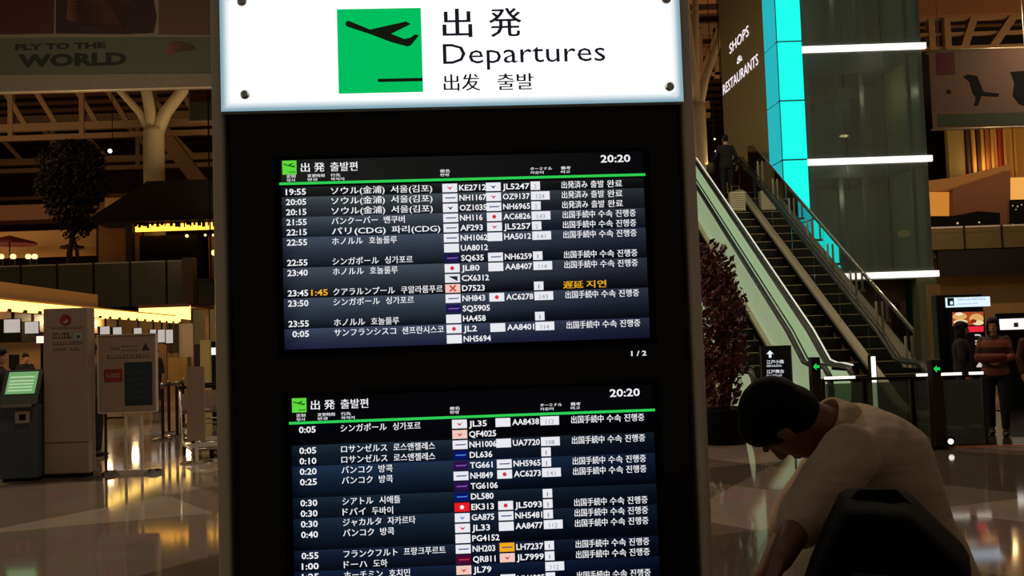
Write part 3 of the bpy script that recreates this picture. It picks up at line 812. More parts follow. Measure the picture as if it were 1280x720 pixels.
a = at(208, 440, 39); b = at(222, 405, 39); mb = MB(); mb.box(a.x, b.x, 39.15, 39.24, a.z, b.z); mb.build('dark_panel', mat('dark_red_panel', '#2c1210', .6), cross, world=True)
a = at(223, 443, 39); b = at(240, 404, 39); mb = MB(); mb.box(a.x, b.x, 39.1, 39.24, 0, b.z); mb.build('grey_panel', mat('sign_greige', '#9c8776', 0.5), cross, world=True)
for dx_ in (-1.6, .4):
    l = bpy.data.lights.new('counter_fill_light', 'POINT'); l.energy = 24; l.color = (1, .72, .38); l.shadow_soft_size = .12  # more added fill, brightening the back panel of the cross canopy
    o = bpy.data.objects.new('counter_fill_light', l); COL.objects.link(o); o.parent = cross; o.location = (dx_, -.3, 2.4)
for sx in (-hw + .1, hw - .1):
    mb = MB(); mb.box(sx - .07, sx + .07, .9, 1.04, 0, at(210, 384, 36).z); mb.build('post', BROWN, cross)
mb = MB(); a, b = at(241, 382, 42), at(275, 470, 42); mb.box(a.x, b.x + 1.2, 42, 42.2, 0, a.z); struct('wall_olive', mb, OLIVE)
q = at(264, 366, 35.6)
t = thing('hanging_monitor', 'dark square screen hanging over the far end of the aisle', 'screen', (q.x, 35.6, q.z))
mb = MB(); mb.box(-.48, .48, -.1, .1, -.48, .48); mb.build('case', MATT, t, bevel=.02)
mb = MB(); mb.box(-.43, .43, -.105, -.1, -.43, .43); mb.build('glass', BLACK, t)
mb = MB(); mb.cyl(0, 0, .48, 18.4 - q.z, .03, 8); mb.build('hanger', MATT, t)

# number signs hung under the canopy: white leaf with a black leaf beside it
signs = [(6, 25, 399, 416, 24), (32, 48, 402, 417, 26), (126, 137, 408, 418, 29.5), (142, 152, 409, 420, 31.5), (168, 177, 410, 420, 33.5), (188, 195, 412, 422, 34.2), (198, 206, 412, 428, 34.7), (208, 216, 412, 429, 35.0)]
desc = ['white counter sign nearest the left edge', 'white counter sign second from the left edge', 'white counter sign right of the grey airline sign', 'white counter sign above the left half of the framed notice board', 'white counter sign above the middle of the framed notice board', 'white counter sign at the right corner of the framed notice board', 'tall white counter sign just beyond the notice board', 'tall white counter sign last of the row']
for (x0, x1, y0, y1, Y), ds in zip(signs, desc):
    a, b = at(x0, y1, Y), at(x1, y0, Y); cx, cz = (a.x + b.x) / 2, a.z
    t = thing('counter_sign', ds, 'sign', (cx, Y, cz), 0, 'counter number signs under the canopy')
    hw_, hh = (b.x - a.x) / 2, b.z - a.z
    mb = MB(); mb.box(-hw_, hw_, -.04, 0, 0, hh); mb.build('lit_face', glow('sign_dim_white', '#bdb2aa', 1.0), t)
    mb = MB(); mb.box(-hw_ * 1.75, hw_ * 1.05, .0, .06, -hh * (.75 if x0 < 50 else .1), hh * 1.05); mb.build('black_leaf', MATT, t)
    mb = MB(); mb.box(-.03, .03, .01, .05, hh * 1.05, max(hh * 1.05 + .05, 2.76 - cz)); mb.build('hanger', MATT, t)
q0, q1 = at(46, 429, 24), at(58, 420, 24)
t = thing('counter_monitor', 'small bright screen left of the grey airline sign', 'screen', ((q0.x + q1.x) / 2, 24, 1.1))
mb = MB(); mb.box(-.12, .12, -.02, 0, q0.z - 1.1, q1.z - 1.1); mb.build('screen', glow('screen_warm_white', '#ffeccc', 1.3), t)
mb = MB(); mb.box(-.14, .14, 0, .03, q0.z - 1.12, q1.z - 1.08); mb.box(-.03, .03, .0, .03, 0, q0.z - 1.1); mb.box(-.12, .12, -.1, .1, -1.1, 0); mb.build('case', MATT, t)

# tall grey airline sign slab
q = at(82, 597, 12.2); b0, b1 = at(55, 590, 12.2), at(111, 590, 12.2)
W_ = b1.x - b0.x; zt = at(82, 385, 12.2).z
GREY = mat('sign_greige', '#9c8776', 0.5)
slab = thing('airline_sign', 'tall grey sign slab with a red round crest', 'sign', ((b0.x + b1.x) / 2, 12.2, 0))
mb = MB(); mb.box(-W_ / 2, W_ / 2, 0, .22, .05, zt); mb.build('slab', GREY, slab, bevel=.015)
mb = MB(); mb.box(-W_ / 2 + .03, W_ / 2 - .03, .02, .2, 0, .05); mb.build('plinth', MATT, slab)
mb = MB(); mb.box(-W_ / 2 + .004, W_ / 2 - .004, -.002, .001, .44, .45); mb.build('seam', mat('seam_dark', '#3a2f28', .7), slab)
pos = lambda px, py: ((at(px, py, 12.2).x - slab.location.x), at(px, py, 12.2).z)
x, z = pos(82, 400)
mb = MB(); mb.tube([(x, -.004, z), (x, .0, z)], .072, 28)
cr = mb.build('round_crest', mat('crest_red', '#8a2320', 0.5), slab)
mb = MB(); mb.poly([(x - .03, -.006, z - .03), (x - .012, -.006, z - .045), (x + .015, -.006, z - .04), (x + .035, -.006, z - .02), (x + .03, -.006, z + .0), (x + .012, -.006, z + .018), (x + .0, -.006, z - .01), (x - .02, -.006, z - .008)])
mb.build('pale_bird', mat('crest_pale', '#b09080', 0.5), cr)
mb = MB()
def strokes(mb, px0, px1, py, h, f, y, seed, gap=.35):
    """A line of lettering too small to read: a row of short strokes."""
    rnd = random.Random(seed); x0, z = f(px0, py); x1, _ = f(px1, py); x = x0
    while x < x1:
        wd = h * rnd.uniform(.35, .8); e = min(x + wd, x1)
        k = rnd.random()
        mb.box(x, e, y - .001, y, z - h / 2, z - h / 2 + h * .22)
        mb.box(x, x + (e - x) * .3, y - .001, y, z - h / 2, z + h / 2)
        if k > .4: mb.box(x, e, y - .001, y, z + h * .28, z + h / 2)
        x = e + h * gap * rnd.uniform(.5, 1)
for a_ in ((64, 103, 410.5, .022, .35), (66, 91, 420, .07, .2), (66, 103, 429.5, .04, .35), (66, 83, 437, .035, .35), (87, 100, 436.5, .035, .35)):
    mb = MB(); strokes(mb, *a_[:4], pos, -.001, int(a_[2]), a_[4]); mb.build('lettering_line', mat('sign_ink', '#2d2622', 0.6), slab)
a, b = pos(93, 426), pos(103, 416)
mb = MB(); mb.box(a[0], b[0], -.003, 0, a[1], b[1]); ic = mb.build('icon_tile', mat('icon_pale_blue', '#8fa39c', 0.5), slab)
mb = MB(); mb.tube([((a[0] + b[0]) / 2, -.005, (a[1] + b[1]) / 2), ((a[0] + b[0]) / 2, -.003, (a[1] + b[1]) / 2)], .022, 12); mb.build('icon', mat('icon_teal', '#22484a', 0.5), ic)

# framed notice board on two posts
b0, b1 = at(124, 515, 12.4), at(195, 512, 12.4)
nb = thing('notice_board', 'framed notice board on twin posts with a red box and dark panel', 'sign', ((b0.x + b1.x) / 2, 12.4, 0))
pos = lambda px, py: ((at(px, py, 12.4).x - nb.location.x), at(px, py, 12.4).z)
wb = (b1.x - b0.x) / 2; z0, z1 = pos(160, 515)[1], pos(160, 419)[1]
mb = MB(); mb.box(-wb, wb, 0, .04, z0, z1); pn = mb.build('panel', GREY, nb)
mb = MB()
mb.box(-wb - .01, wb + .01, -.01, .05, z1, z1 + .015); mb.build('top_edge', mat('bright_trim', '#d9c9b0', 0.35, .4), nb)
mb = MB(); mb.box(-wb - .015, -wb, -.01, .05, z0, z1); mb.box(wb, wb + .015, -.01, .05, z0, z1); mb.box(-wb, wb, -.01, .05, z0 - .012, z0); mb.build('frame', BRONZE, nb)
a, b = pos(130, 478), pos(153, 461)
mb = MB(); mb.box(a[0], b[0], -.003, 0, a[1], b[1]); rb = mb.build('red_box', mat('notice_red', '#8a2a22', 0.5), pn)
mb = MB(); strokes(mb, 134, 150, 469.5, .05, pos, -.0035, 7); mb.build('lettering', mat('notice_pale', '#c9a99a', 0.5), rb)
a, b = pos(156, 507), pos(190, 452)
mb = MB(); mb.box(a[0], b[0], -.003, 0, a[1], b[1]); db = mb.build('dark_panel', mat('notice_navy', '#1c2c30', 0.4), pn)
mb = MB()
for i, py in enumerate((456, 466, 474, 482, 490, 498)):
    mb = MB(); strokes(mb, 159, 187, py, .028, pos, -.0035, 20 + i); mb.build('timetable_line', mat('notice_teal', '#3c5a5c', 0.5), db)
for a_ in ((139, 150, 436, .03), (152, 172, 433, .022), (152, 172, 438, .022), (134, 188, 446.5, .045)):
    mb = MB(); strokes(mb, *a_, pos, -.001, int(a_[2])); mb.build('lettering_line', MATS['sign_ink'], pn)
mb = MB()
x, z = pos(182, 434); mb.poly([(x - .05, -.001, z - .04), (x, -.001, z + .06), (x + .05, -.001, z - .04)])
mb.build('black_emblem', MATS['sign_ink'], pn)
for px in (156, 176):
    x, _ = pos(px, 540); mb = MB(); mb.tube([(x, .03, .03), (x, .03, z0)], .02, 10); mb.build('post', BRONZE, nb)
mb = MB(); x = pos(131, 540)[0]; mb.tube([(x, .03, .03), (x, .03, z0)], .018, 10); mb.tube([(x, .03, .72), (pos(156, 540)[0], .03, .72)], .012, 8); mb.build('side_rail', DARKWOOD, nb)
mb = MB(); mb.beam((-wb + .1, .03, .025), (wb + .02, .03, .025), .06, .05); mb.build('foot_bar', BRONZE, nb)
for sx in (-wb + .13, wb - .05):
    mb = MB(); mb.lathe([(.12, 0), (.12, .03), (.05, .06)], (sx, .03, 0)); mb.build('foot', CHROME, nb, smooth=False)

# self-service machine at the left edge
b0, b1 = at(0, 595, 12.0), at(46, 595, 12.0)
ks = thing('check_in_machine', 'slate self check-in machine with a green lit screen', 'kiosk', ((b0.x + b1.x) / 2, 12.0, 0), math.radians(6))
hw_ = (b1.x - b0.x) / 2
mb = MB(); mb.box(-hw_, hw_, 0, .5, .03, .95); mb.build('cabinet', mat('slate_cabinet', '#3e4a50', 0.5), ks, bevel=.02)
mb = MB(); mb.box(-hw_ + .03, hw_ - .03, .03, .47, 0, .03); mb.build('plinth', MATT, ks)
mb = MB(); mb.prism([(-hw_, -.02, .95), (-hw_, .4, .95), (-hw_, .42, 1.36), (-hw_, .22, 1.38)], (2 * hw_, 0, 0)); mb.build('console', mat('dark_console', '#17231a', 0.5), ks)
f = lambda u, v: (hw_ * u, -.02 + .24 * v - .004, .95 + .43 * v + .003)
mb = MB(); mb.poly([f(-.78, .30), f(.78, .30), f(.78, .93), f(-.78, .93)]); sc = mb.build('touch_screen', glow('green_screen', '#6f9f68', 1.0), ks)
mb = MB()
for v0 in (.38, .47, .56, .65, .76):
    mb = MB(); mb.poly([(p[0], p[1] - .003, p[2]) for p in (f(-.66, v0), f(.62, v0), f(.62, v0 + .04), f(-.66, v0 + .04))]); mb.build('menu_line', glow('green_screen_line', '#b4d0a0', 1.0), sc)
mb = MB(); mb.box(-hw_ * .1, hw_ * .62, -.03, 0, .72, .87); ps = mb.build('document_slot', mat('slot_beige', '#a08c74', 0.5), ks)
mb = MB(); mb.box(hw_ * .1, hw_ * .45, -.034, -.03, .76, .83); mb.build('slot_opening', MATT, ps)
mb = MB(); mb.box(-hw_ * .8, hw_ * .8, -.06, 0, .92, .95); mb.build('shelf', STEEL, ks)

# stanchions with belts, luggage carts, grey stand
def stanchion(x, y, label, belt=None):
    t = thing('queue_stanchion', label, 'stanchion', (x, y, 0), 0, 'queue stanchions beside the check-in aisle')
    mb = MB(); mb.lathe([(.17, 0), (.17, .02), (.12, .035), (.03, .05)], n=24); mb.build('base', CHROME, t, smooth=False)
    mb = MB(); mb.cyl(0, 0, .04, .92, .028, 12); mb.build('post', mat('stanchion_dark', '#2b1c12', 0.35, .5), t, smooth=False)
    mb = MB(); mb.lathe([(.035, .9), (.04, .93), (.04, .98), (.02, 1.0)], n=14); mb.build('head', STEEL, t)
    if belt:
        mb = MB(); e_ = V((belt[0] - x, belt[1] - y, 0)); mb.beam((0, 0, .93), V((0, 0, .93)) + e_ * (1 - .06 / e_.length), .006, .05); mb.build('belt', mat('belt_black', '#15100d', 0.7), t)
P = [at(px, 560, Y) for px, Y in ((203, 17), (216, 19), (229, 17.5), (222, 14.6))]
pts = [(203, 17.0), (211, 18.4), (221, 17.6), (229, 19.5), (241, 16.8)]
xy = [(at(px, 500, Y).x, Y) for px, Y in pts]
lab = ['dark queue stanchion just right of the notice board', 'second queue stanchion beyond the notice board', 'queue stanchion in the middle of the belt line', 'farthest queue stanchion of the belt line', 'queue stanchion nearest the luggage carts']
for i, (x, y) in enumerate(xy): stanchion(x, y, lab[i], xy[i + 1] if i < 3 else None)
def cart(px, Y, rz, label):
    q = at(px, 540, Y)
    t = thing('luggage_cart', label, 'luggage cart', (q.x, Y, 0), rz, 'luggage carts beside the departure board')
    mb = MB()
    for sx in (-.28, .28): mb.tube([(sx, -.4, .14), (sx, .3, .16), (sx, .42, .3), (sx, .5, 1.0)], .018, 8)
    mb.tube([(-.28, -.4, .14), (.28, -.4, .14)], .018, 8); mb.tube([(-.28, .46, .65), (.28, .46, .65)], .015, 8); mb.tube([(-.28, .44, .45), (.28, .44, .45)], .015, 8)
    mb.build('frame', STEEL, t, smooth=True)
    mb = MB(); mb.tube([(-.3, .5, 1.0), (.3, .5, 1.0)], .024, 10); mb.build('handle', MATT, t)
    mb = MB(); mb.box(-.27, .27, -.38, .3, .155, .17); mb.build('deck', mat('cart_grey', '#8d8a80', 0.4, .5), t)
    mb = MB(); mb.box(-.26, .26, .49, .53, .6, .9); mb.build('placard', GREY, t)
    for sx, sy in ((-.25, .38), (.25, .38), (0, -.36)):
        mb = MB(); mb.tube([(sx - .02, sy, .065), (sx + .02, sy, .065)], .065, 14); mb.build('wheel', MATT, t)
cart(258, 14.2, .5, 'luggage cart half hidden behind the departure board edge')
cart(268, 15.2, .5, 'second luggage cart nested behind the first')
q0, q1 = at(234, 540, 13.4), at(254, 458, 13.4)
t = thing('grey_stand', 'grey upright stand panel in front of the luggage carts', 'stand', ((q0.x + q1.x) / 2, 13.4, 0))
mb = MB(); mb.box(-.12, .12, 0, .05, .3, q1.z); mb.build('panel', GREY, t)
mb = MB(); mb.cyl(0, .03, .02, .32, .025, 10); mb.build('stem', BRONZE, t)
mb = MB(); mb.lathe([(.22, 0), (.22, .015), (.05, .03)], n=24); mb.build('base', CHROME, t)
q = at(256, 440, 18)
t = thing('lit_pillar_sign', 'slim pale sign pillar standing behind the grey stand', 'sign', (q.x, 18, 0))
mb = MB(); mb.box(-.09, .09, 0, .1, 0, at(256, 425, 18).z); mb.build('pillar', mat('pale_pillar', '#b8a468', 0.5), t)
mb = MB(); mb.box(-.2, -.1, .0, .1, 0, at(256, 430, 18).z); mb.build('side_panel', DARKWOOD, t)
q = at(269, 439, 20)
t = thing('small_monitor', 'small white screen beside the left edge of the departure board', 'screen', (q.x, 20, 0))
mb = MB(); mb.box(-.1, .1, -.02, 0, q.z - .075, q.z + .075); mb.build('screen', glow('screen_cool', '#f0eee8', 1.1), t)
mb = MB(); mb.box(-.12, .12, 0, .05, q.z - .1, q.z + .2); mb.box(-.1, .1, 0, .05, .02, q.z - .1); mb.box(-.2, .2, -.1, .15, 0, .02); mb.build('stand', MATT, t)

# ------------------------------------------------------------------ glass lift tower
DX = -.07            # the tower's flank
EDX = -.045          # the escalators' run
TY = 24.5
cx0 = at(968, 0, TY).x
LDIR = V((DX, 1, 0)).normalized()
tower = thing('lift_tower', 'dark glass lift tower with a cyan lit corner and white floor lights', 'lift tower', (cx0, TY, 0))
cxr = at(999, 0, TY).x; xr_ = at(1151, 62, TY).x
TEAL = glass('tower_glass', '#d4dcd4', .72, .04, '#8c9088')
OLG = mat('tower_olive_panel', '#8a8058', 0.35)
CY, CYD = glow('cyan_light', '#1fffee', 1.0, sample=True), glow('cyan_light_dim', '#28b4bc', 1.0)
zb0 = 2.95
zz = [at(984, py, TY).z for py in (52, 126, 200, 275)]
zs = [12.6] + [at(984, 52, TY).z + 1.52] + zz + [2.35]
cf = MB(); cs = MB(); jt = MB()
bk = .95
for a, b in zip(zs[:-1], zs[1:]):
    cf.box(cx0 + .02, cxr, TY - .02, TY + .02, b + .02, a - .02)
    s0, s1 = LDIR * .02, LDIR * bk
    o = V((cx0, TY, 0))
    cs.prism([o + s0 + V((0, 0, b + .02)), o + s1 + V((0, 0, b + .02)), o + s1 + V((0, 0, a - .02)), o + s0 + V((0, 0, a - .02))], (.03, 0, 0))
cf.build('cyan_front_panel', CY, tower, world=True)
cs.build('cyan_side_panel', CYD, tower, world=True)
mb = MB(); mb.prism([V((cx0, TY, .02)), V((cxr, TY, .02)), V((cxr, TY + .2, .02)), V((cx0, TY, .02)) + LDIR * bk + V((.1, 0, 0))], (0, 0, 12.6)); mb.build('corner_core', mat('dark_teal_core', '#0c3436', 0.5), tower, world=True)
mb = MB(); mb.box(cxr + .005, cxr + .02, TY + .25, TY + 1.4, 2.6, 12.4); mb.build('cyan_fill_panel', glow('cyan_fill', '#1fd8d0', 2.4, sample=True), tower, world=True)  # unseen panel added to spill cyan light inside the tower
# side wall running back
o = V((cx0, TY, 0)) + LDIR * bk; e = V((cx0, TY, 0)) + LDIR * 4.9
mb = MB(); mb.prism([o + V((0, 0, .02)), e + V((0, 0, .02)), e + V((0, 0, 13.5)), o + V((0, 0, 13.5))], (.12, 0, 0)); side = mb.build('side_wall', OLG, tower, world=True)
mb = MB(); mb.box(xr_ + .0, xr_ + .06, TY + .2, TY + 3.6, .02, 14); mb.build('right_wall', OLG, tower, world=True)
# front glass in panes between floor lights
zl = [at(1075, py, TY).z for py in (60, 201, 345)]
lev = [14.0, zl[0] + 2.92] + zl
n = 0
for a, b in zip(lev[:-1], lev[1:]):
    for i in range(3):
        xa = cxr + (xr_ - cxr) * i / 3; xb = cxr + (xr_ - cxr) * (i + 1) / 3
        mb = MB(); mb.box(xa + .012, xb - .012, TY - .015, TY + .015, b + .12, a - .12); mb.build('glass_pane', TEAL, tower, world=True)
for z in lev[1:]:
    mb = MB(); mb.box(cxr, xr_ + .12, TY - .06, TY + .03, z - .075, z + .075); mb.build('floor_light', glow('floor_light_white', '#fff8ee', 1.7, sample=True), tower, world=True)
    mb = MB(); mb.box(cxr, xr_, TY + .035, TY + 3.6, z - .11, z + .11); mb.build('floor_slab', mat('slab_grey', '#5a5a52', 0.6), tower, world=True)
for x in (xr_ - .35, xr_ - .02):
    mb = MB(); mb.box(x - .05, x + .05, TY + .05, TY + .15, .02, 14); mb.build('mullion', mat('mullion_green_grey', '#6b7064', 0.5), tower, world=True)
for x in (cxr + .7, cxr + 1.5, cxr + 2.2):
    mb = MB(); mb.beam((x, TY + 2.0, .1), (x, TY + 2.0, 14), .12, .18); mb.build('guide_rail', mat('guide_rail_grey', '#5d6056', 0.5), tower, world=True)
mb = MB(); mb.box(cxr, xr_ + .05, TY + 3.6, TY + 3.75, .02, 14); mb.build('back_wall', mat('tower_back_wall', '#a09c7c', 0.6), tower, world=True)
mb = MB(); mb.box(cxr + .8, cxr + 2.3, TY + 2.2, TY + 3.4, 5.6, 8.0); mb.build('lift_car', mat('lift_car', '#3c4644', 0.4), tower, world=True)
mb = MB(); mb.box(xr_ - .42, xr_ + .05, TY - .02, TY + .4, .02, zl[2] - .1); mb.build('corner_post', mat('post_green_grey', '#63664c', 0.5), tower, world=True)
mb = MB(); mb.box(cxr + .1, xr_ - .5, TY + .6, TY + .7, .02, zl[2] - .12); mb.build('door_surround', mat('lift_surround_brown', '#553d28', 0.5), tower, world=True)
mb = MB(); mb.box(xr_ - 1.6, xr_ - .7, TY + .54, TY + .59, .02, 2.2); mb.build('lift_door', mat('lift_door_dark', '#1d1712', 0.35, .4), tower, world=True)
for px, py, r in ((1055, 170, .07), (1130, 292, .1)):
    q = at(px, py, TY + 1.0); mb = MB(); mb.ball((q.x, q.y, q.z), V((r * 1.8, 0, 0)), V((0, r, 0)), V((0, 0, r * .5 if px < 1100 else r))); mb.build('inside_lamp', glow('glow_spot_a', '#ffe2a8', 1.3) if px < 1100 else glow('glow_spot_b', '#6d6230', 1.0), tower, world=True, smooth=True)  # glowing balls; the first stands for a spot reflected in the pane
for x_, z_ in ((1.6, 4.6), (2.4, 7.4), (1.4, 10.4)):
    l = bpy.data.lights.new('shaft_fill_light', 'POINT'); l.energy = 14; l.color = (1, .92, .7); l.shadow_soft_size = .08  # fill lights added to brighten the tower's dark interior
    o = bpy.data.objects.new('shaft_fill_light', l); COL.objects.link(o); o.location = (cxr + x_, TY + 1.6, z_ + .6)
nrm_ = V((1, -DX, 0)).normalized()
def on_side(px, py):
    p = at(px, py, 5) - EYEV; o = V((cx0, TY, 0)) - nrm_ * .01
    return EYEV + p * ((o - EYEV).dot(nrm_) / p.dot(nrm_))
mb = MB(); back = LDIR
for s, a, b, hpx in (('SHOPS', (912, 68), (936, 46), 19), ('&', (921, 81), (928, 75), 13), ('RESTAURANTS', (904, 119), (948, 88), 19)):
    pa, pb = on_side(*a), on_side(*b); pb.z = pa.z; mb = MB()
    mb.text(s, pa, (pb - pa).normalized(), UZ, hpx / 1200 * pa.y * .95, (pb - pa).length, bold=.004)
    mb.build('shop_lettering', glow('letter_white', '#f4e8f0', 1.2), tower, world=True)

# ------------------------------------------------------------------ escalators
EB = at(1083.5, 455, 16.5)
ERZ = math.atan(-EDX)
TAN = math.tan(math.radians(30)); RISE = G; RUN = RISE / TAN
def zl_(y): return 0 if y < 0 else (TAN * y if y < RUN else RISE)
def prof(y0, y1, off):
    ys = [y0] + [k for k in (-.15, .2, RUN - .2, RUN + .15) if y0 < k < y1] + [y1]
    return [(y, zl_(y) + off + (.03 if abs(y) < .3 else 0)) for y in ys]
DECK = mat('escalator_deck_steel', '#a8a28a', 0.5, .3)
FROST = mat('frosted_balustrade_glow', '#aebfa0', 0.35, emit='#a9bf9c', strength=.42)  # lighting on the panels put in as their own low emission
CLEAR = glass('balustrade_glass', '#c4d0c0', .78, .03)
RAILB = mat('handrail_rubber', '#0d0d0c', 0.4)
TREAD = mat('escalator_tread', '#15130f', 0.55, .3); NOSE = mat('step_edge_brass', '#a8966a', 0.4)
def strip(y0, y1, lo, hi, x0, x1):
    mb = MB(); P0 = prof(y0, y1, lo); P1 = prof(y0, y1, hi)
    poly = [(x0, y, max(z, 0.004)) for y, z in P0] + [(x0, y, z) for y, z in P1[::-1]]
    mb.prism(poly[::-1], (x1 - x0, 0, 0)); return mb
def escalator(label, shift, lit_both, guard):
    off = V((math.cos(ERZ), math.sin(ERZ), 0)) * shift
    t = thing('escalator', label, 'escalator', (EB.x + off.x, 16.5 + off.y, 0), ERZ, 'escalators beside the lift tower')
    for sx in (-1, 1):
        strip(-1.0, RUN + 1.6, -.9, .06, sx * .70, sx * .78).build('side_cladding', mat('cladding_grey', '#55503f', 0.4, .4), t)
        strip(-1.0, RUN + 1.6, .06, .12, sx * .52, sx * .80).build('deck', DECK, t)
        strip(-.6, RUN + 1.2, -.12, .06, sx * .51, sx * .53).build('skirt', mat('skirt_black', '#191815', 0.4, .5), t)
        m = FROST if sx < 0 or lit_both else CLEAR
        y = 0.0
        ends = [0.0] + [RUN * k / 7 for k in range(1, 8)] + [RUN + .9]
        for a, b in zip(ends[:-1], ends[1:]):
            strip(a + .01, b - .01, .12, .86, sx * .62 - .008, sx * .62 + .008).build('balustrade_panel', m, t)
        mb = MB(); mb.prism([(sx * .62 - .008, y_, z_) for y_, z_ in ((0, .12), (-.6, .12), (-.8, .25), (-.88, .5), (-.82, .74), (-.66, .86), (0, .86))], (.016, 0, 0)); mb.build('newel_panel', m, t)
        pts = [(-.5, .2), (-.72, .22), (-.9, .36), (-.97, .58), (-.9, .8), (-.72, .93), (-.4, .95), (-.1, .95), (.25, 1.0)]
        pts += [(y_, zl_(y_) + .96) for y_ in (1, 2, 4, 6, RUN - .4)] + [(RUN, RISE + .95), (RUN + .4, RISE + .97), (RUN + 1.0, RISE + .95), (RUN + 1.2, RISE + .8), (RUN + 1.22, RISE + .5)]
        mb = MB(); mb.tube([(sx * .62, y_, z_) for y_, z_ in pts], .05, 10, flat=.8); mb.build('handrail', RAILB, t, smooth=True)
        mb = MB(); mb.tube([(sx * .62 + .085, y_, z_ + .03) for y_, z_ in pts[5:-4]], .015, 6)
        mb.build('handrail_guide', glow('guide_highlight', '#e8e6d0', .95) if sx < 0 and not lit_both else RAILB, t, smooth=True)  # glow on the left guide stands in for the handrail's highlight
    k = 0
    mb0 = MB()
    mb0.box(-.5, .5, 0, .4, -.03, 0); mb0.box(-.5, .5, 0, .012, -.23, 0)
    mb0.box(-.48, .48, -.006, .02, -.012, .004, 1)
    for i in range(12): mb0.box(-.49 + i * .082, -.45 + i * .082, -.004, 0, -.22, -.03, 0)
    proto = None
    while .4 * k * TAN < RISE - .1:
        if proto is None:
            s = proto = mb0.build('step', [TREAD, NOSE], t)
        else:
            s = proto.copy(); COL.objects.link(s); s.parent = t
        s.location = (0, .4 * k + .35, .231 * (k + 1) * 1.0); k += 1
    mb = MB(); mb.box(-.52, .52, -1.5, .34, .0, .012); mb.build('comb_plate', mat('comb_plate_steel', '#5c574a', 0.45, .6), t)
    mb = MB(); mb.prism([(-.5, .8, .02), (-.5, RUN, RISE - .55), (-.5, RUN + 1.6, RISE - .55), (-.5, RUN + 1.6, RISE - .95), (-.5, RUN + .3, RISE - .95), (-.5, 1.6, .02)][::-1], (1.0, 0, 0)); mb.build('truss_pan', MATT, t)
    if guard:
        strip(.3, RUN + .4, .35, 1.32, .985, 1.0).build('guard_glass', CLEAR, t)
        mb = MB(); mb.tube([(.99, y_, zl_(y_) + 1.33) for y_ in (.3, 2, 5, RUN - .1)], .018, 8); mb.build('guard_trim', mat('bright_guard_trim', '#d8d8cc', .2, .9), t, smooth=True)
        for j in range(8):
            y_ = .5 + j * 1.15; mb = MB(); mb.beam((.93, y_, zl_(y_) + .05), (.93, y_, zl_(y_) + 1.1), .03, .045, up=(0, 1, 0)); mb.build('guard_post', mat('guard_post_grey', '#b5b199', .4, .2), t)
            mb = MB(); mb.beam((.78, y_, zl_(y_) + .08), (.98, y_, zl_(y_) + .08), .06, .05); mb.build('guard_bracket', DECK, t)
    return t
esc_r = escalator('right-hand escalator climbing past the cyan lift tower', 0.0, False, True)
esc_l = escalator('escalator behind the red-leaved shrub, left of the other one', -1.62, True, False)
mb = MB(); mb.box(1.5, 7.4, 26.9, 50, G - .4, G)
struct('floor_gallery_middle', mb, MATS['gallery_slab'])

# darker floor area in front of the escalators, with its edge strip
mb = MB(); mb.box(3.6, 16, 12.35, 17.6, 0.0, .006)
struct('floor_landing', mb, mat('dark_landing', '#1d1713', 0.28, spec=.3))
mb = MB(); mb.box(3.6, 16, 12.27, 12.33, 0, .012)
struct('trim_6', mb, mat('orange_edge_strip', '#c0754a', 0.4, .3))

# barrier with lit rails
Yb = 12.6
q = at(1100, 472, Yb); zr_ = q.z
bar = thing('glass_barrier', 'low glass barrier with lit top rails before the escalators', 'barrier', (q.x, Yb, 0))
xa, xb = at(1027, 480, Yb).x, at(1232, 480, Yb).x
mb = MB(); mb.tube([(xa, Yb, zr_ - .01), (xb, Yb, zr_ - .01)], .02, 8); mb.build('top_rail', MATT, bar, world=True)
for a, b in ((1030, 1068), (1145, 1163), (1175, 1201), (1211, 1228)):
    u0, u1 = at(a, 472, Yb).x, at(b, 472, Yb).x
    mb = MB(); mb.box(u0, u1, Yb - .035, Yb - .005, zr_ + .0, zr_ + .035); mb.build('rail_light', glow('rail_light_white', '#fff6e6', 1.4, sample=True), bar, world=True)
for a, b in ((1030, 1080), (1082, 1140), (1142, 1164), (1178, 1230)):
    u0, u1 = at(a, 500, Yb).x, at(b, 500, Yb).x
    mb = MB(); mb.box(u0 + .03, u1 - .03, Yb - .006, Yb + .006, .1, zr_ - .06); mb.build('glass_panel', glass('barrier_glass', '#9aa89a', .8, .03), bar, world=True)
    for x in (u0, u1):
        mb = MB(); mb.box(x - .02, x + .02, Yb - .02, Yb + .02, .006, zr_); mb.build('post', mat('barrier_post_brown', '#33261a', .4, .5), bar, world=True)
q = at(1092, 480, 14.2)
t = thing('light_post', 'slim vertical light post at the foot of the escalators', 'light', (q.x, 14.2, .006))
za, zb_ = at(1090, 446, 14.2).z, at(1094, 522, 14.2).z
mb = MB(); mb.box(-.028, .028, -.05, -.02, zb_, za); mb.build('light_tube', glow('post_light', '#fff2dc', 1.5, sample=True), t)
mb = MB(); mb.box(-.05, .05, -.02, .05, 0, za + .02); mb.build('housing', MATT, t); mb = MB(); mb.box(-.09, .09, -.07, .08, 0, .02); mb.build('base', MATT, t)
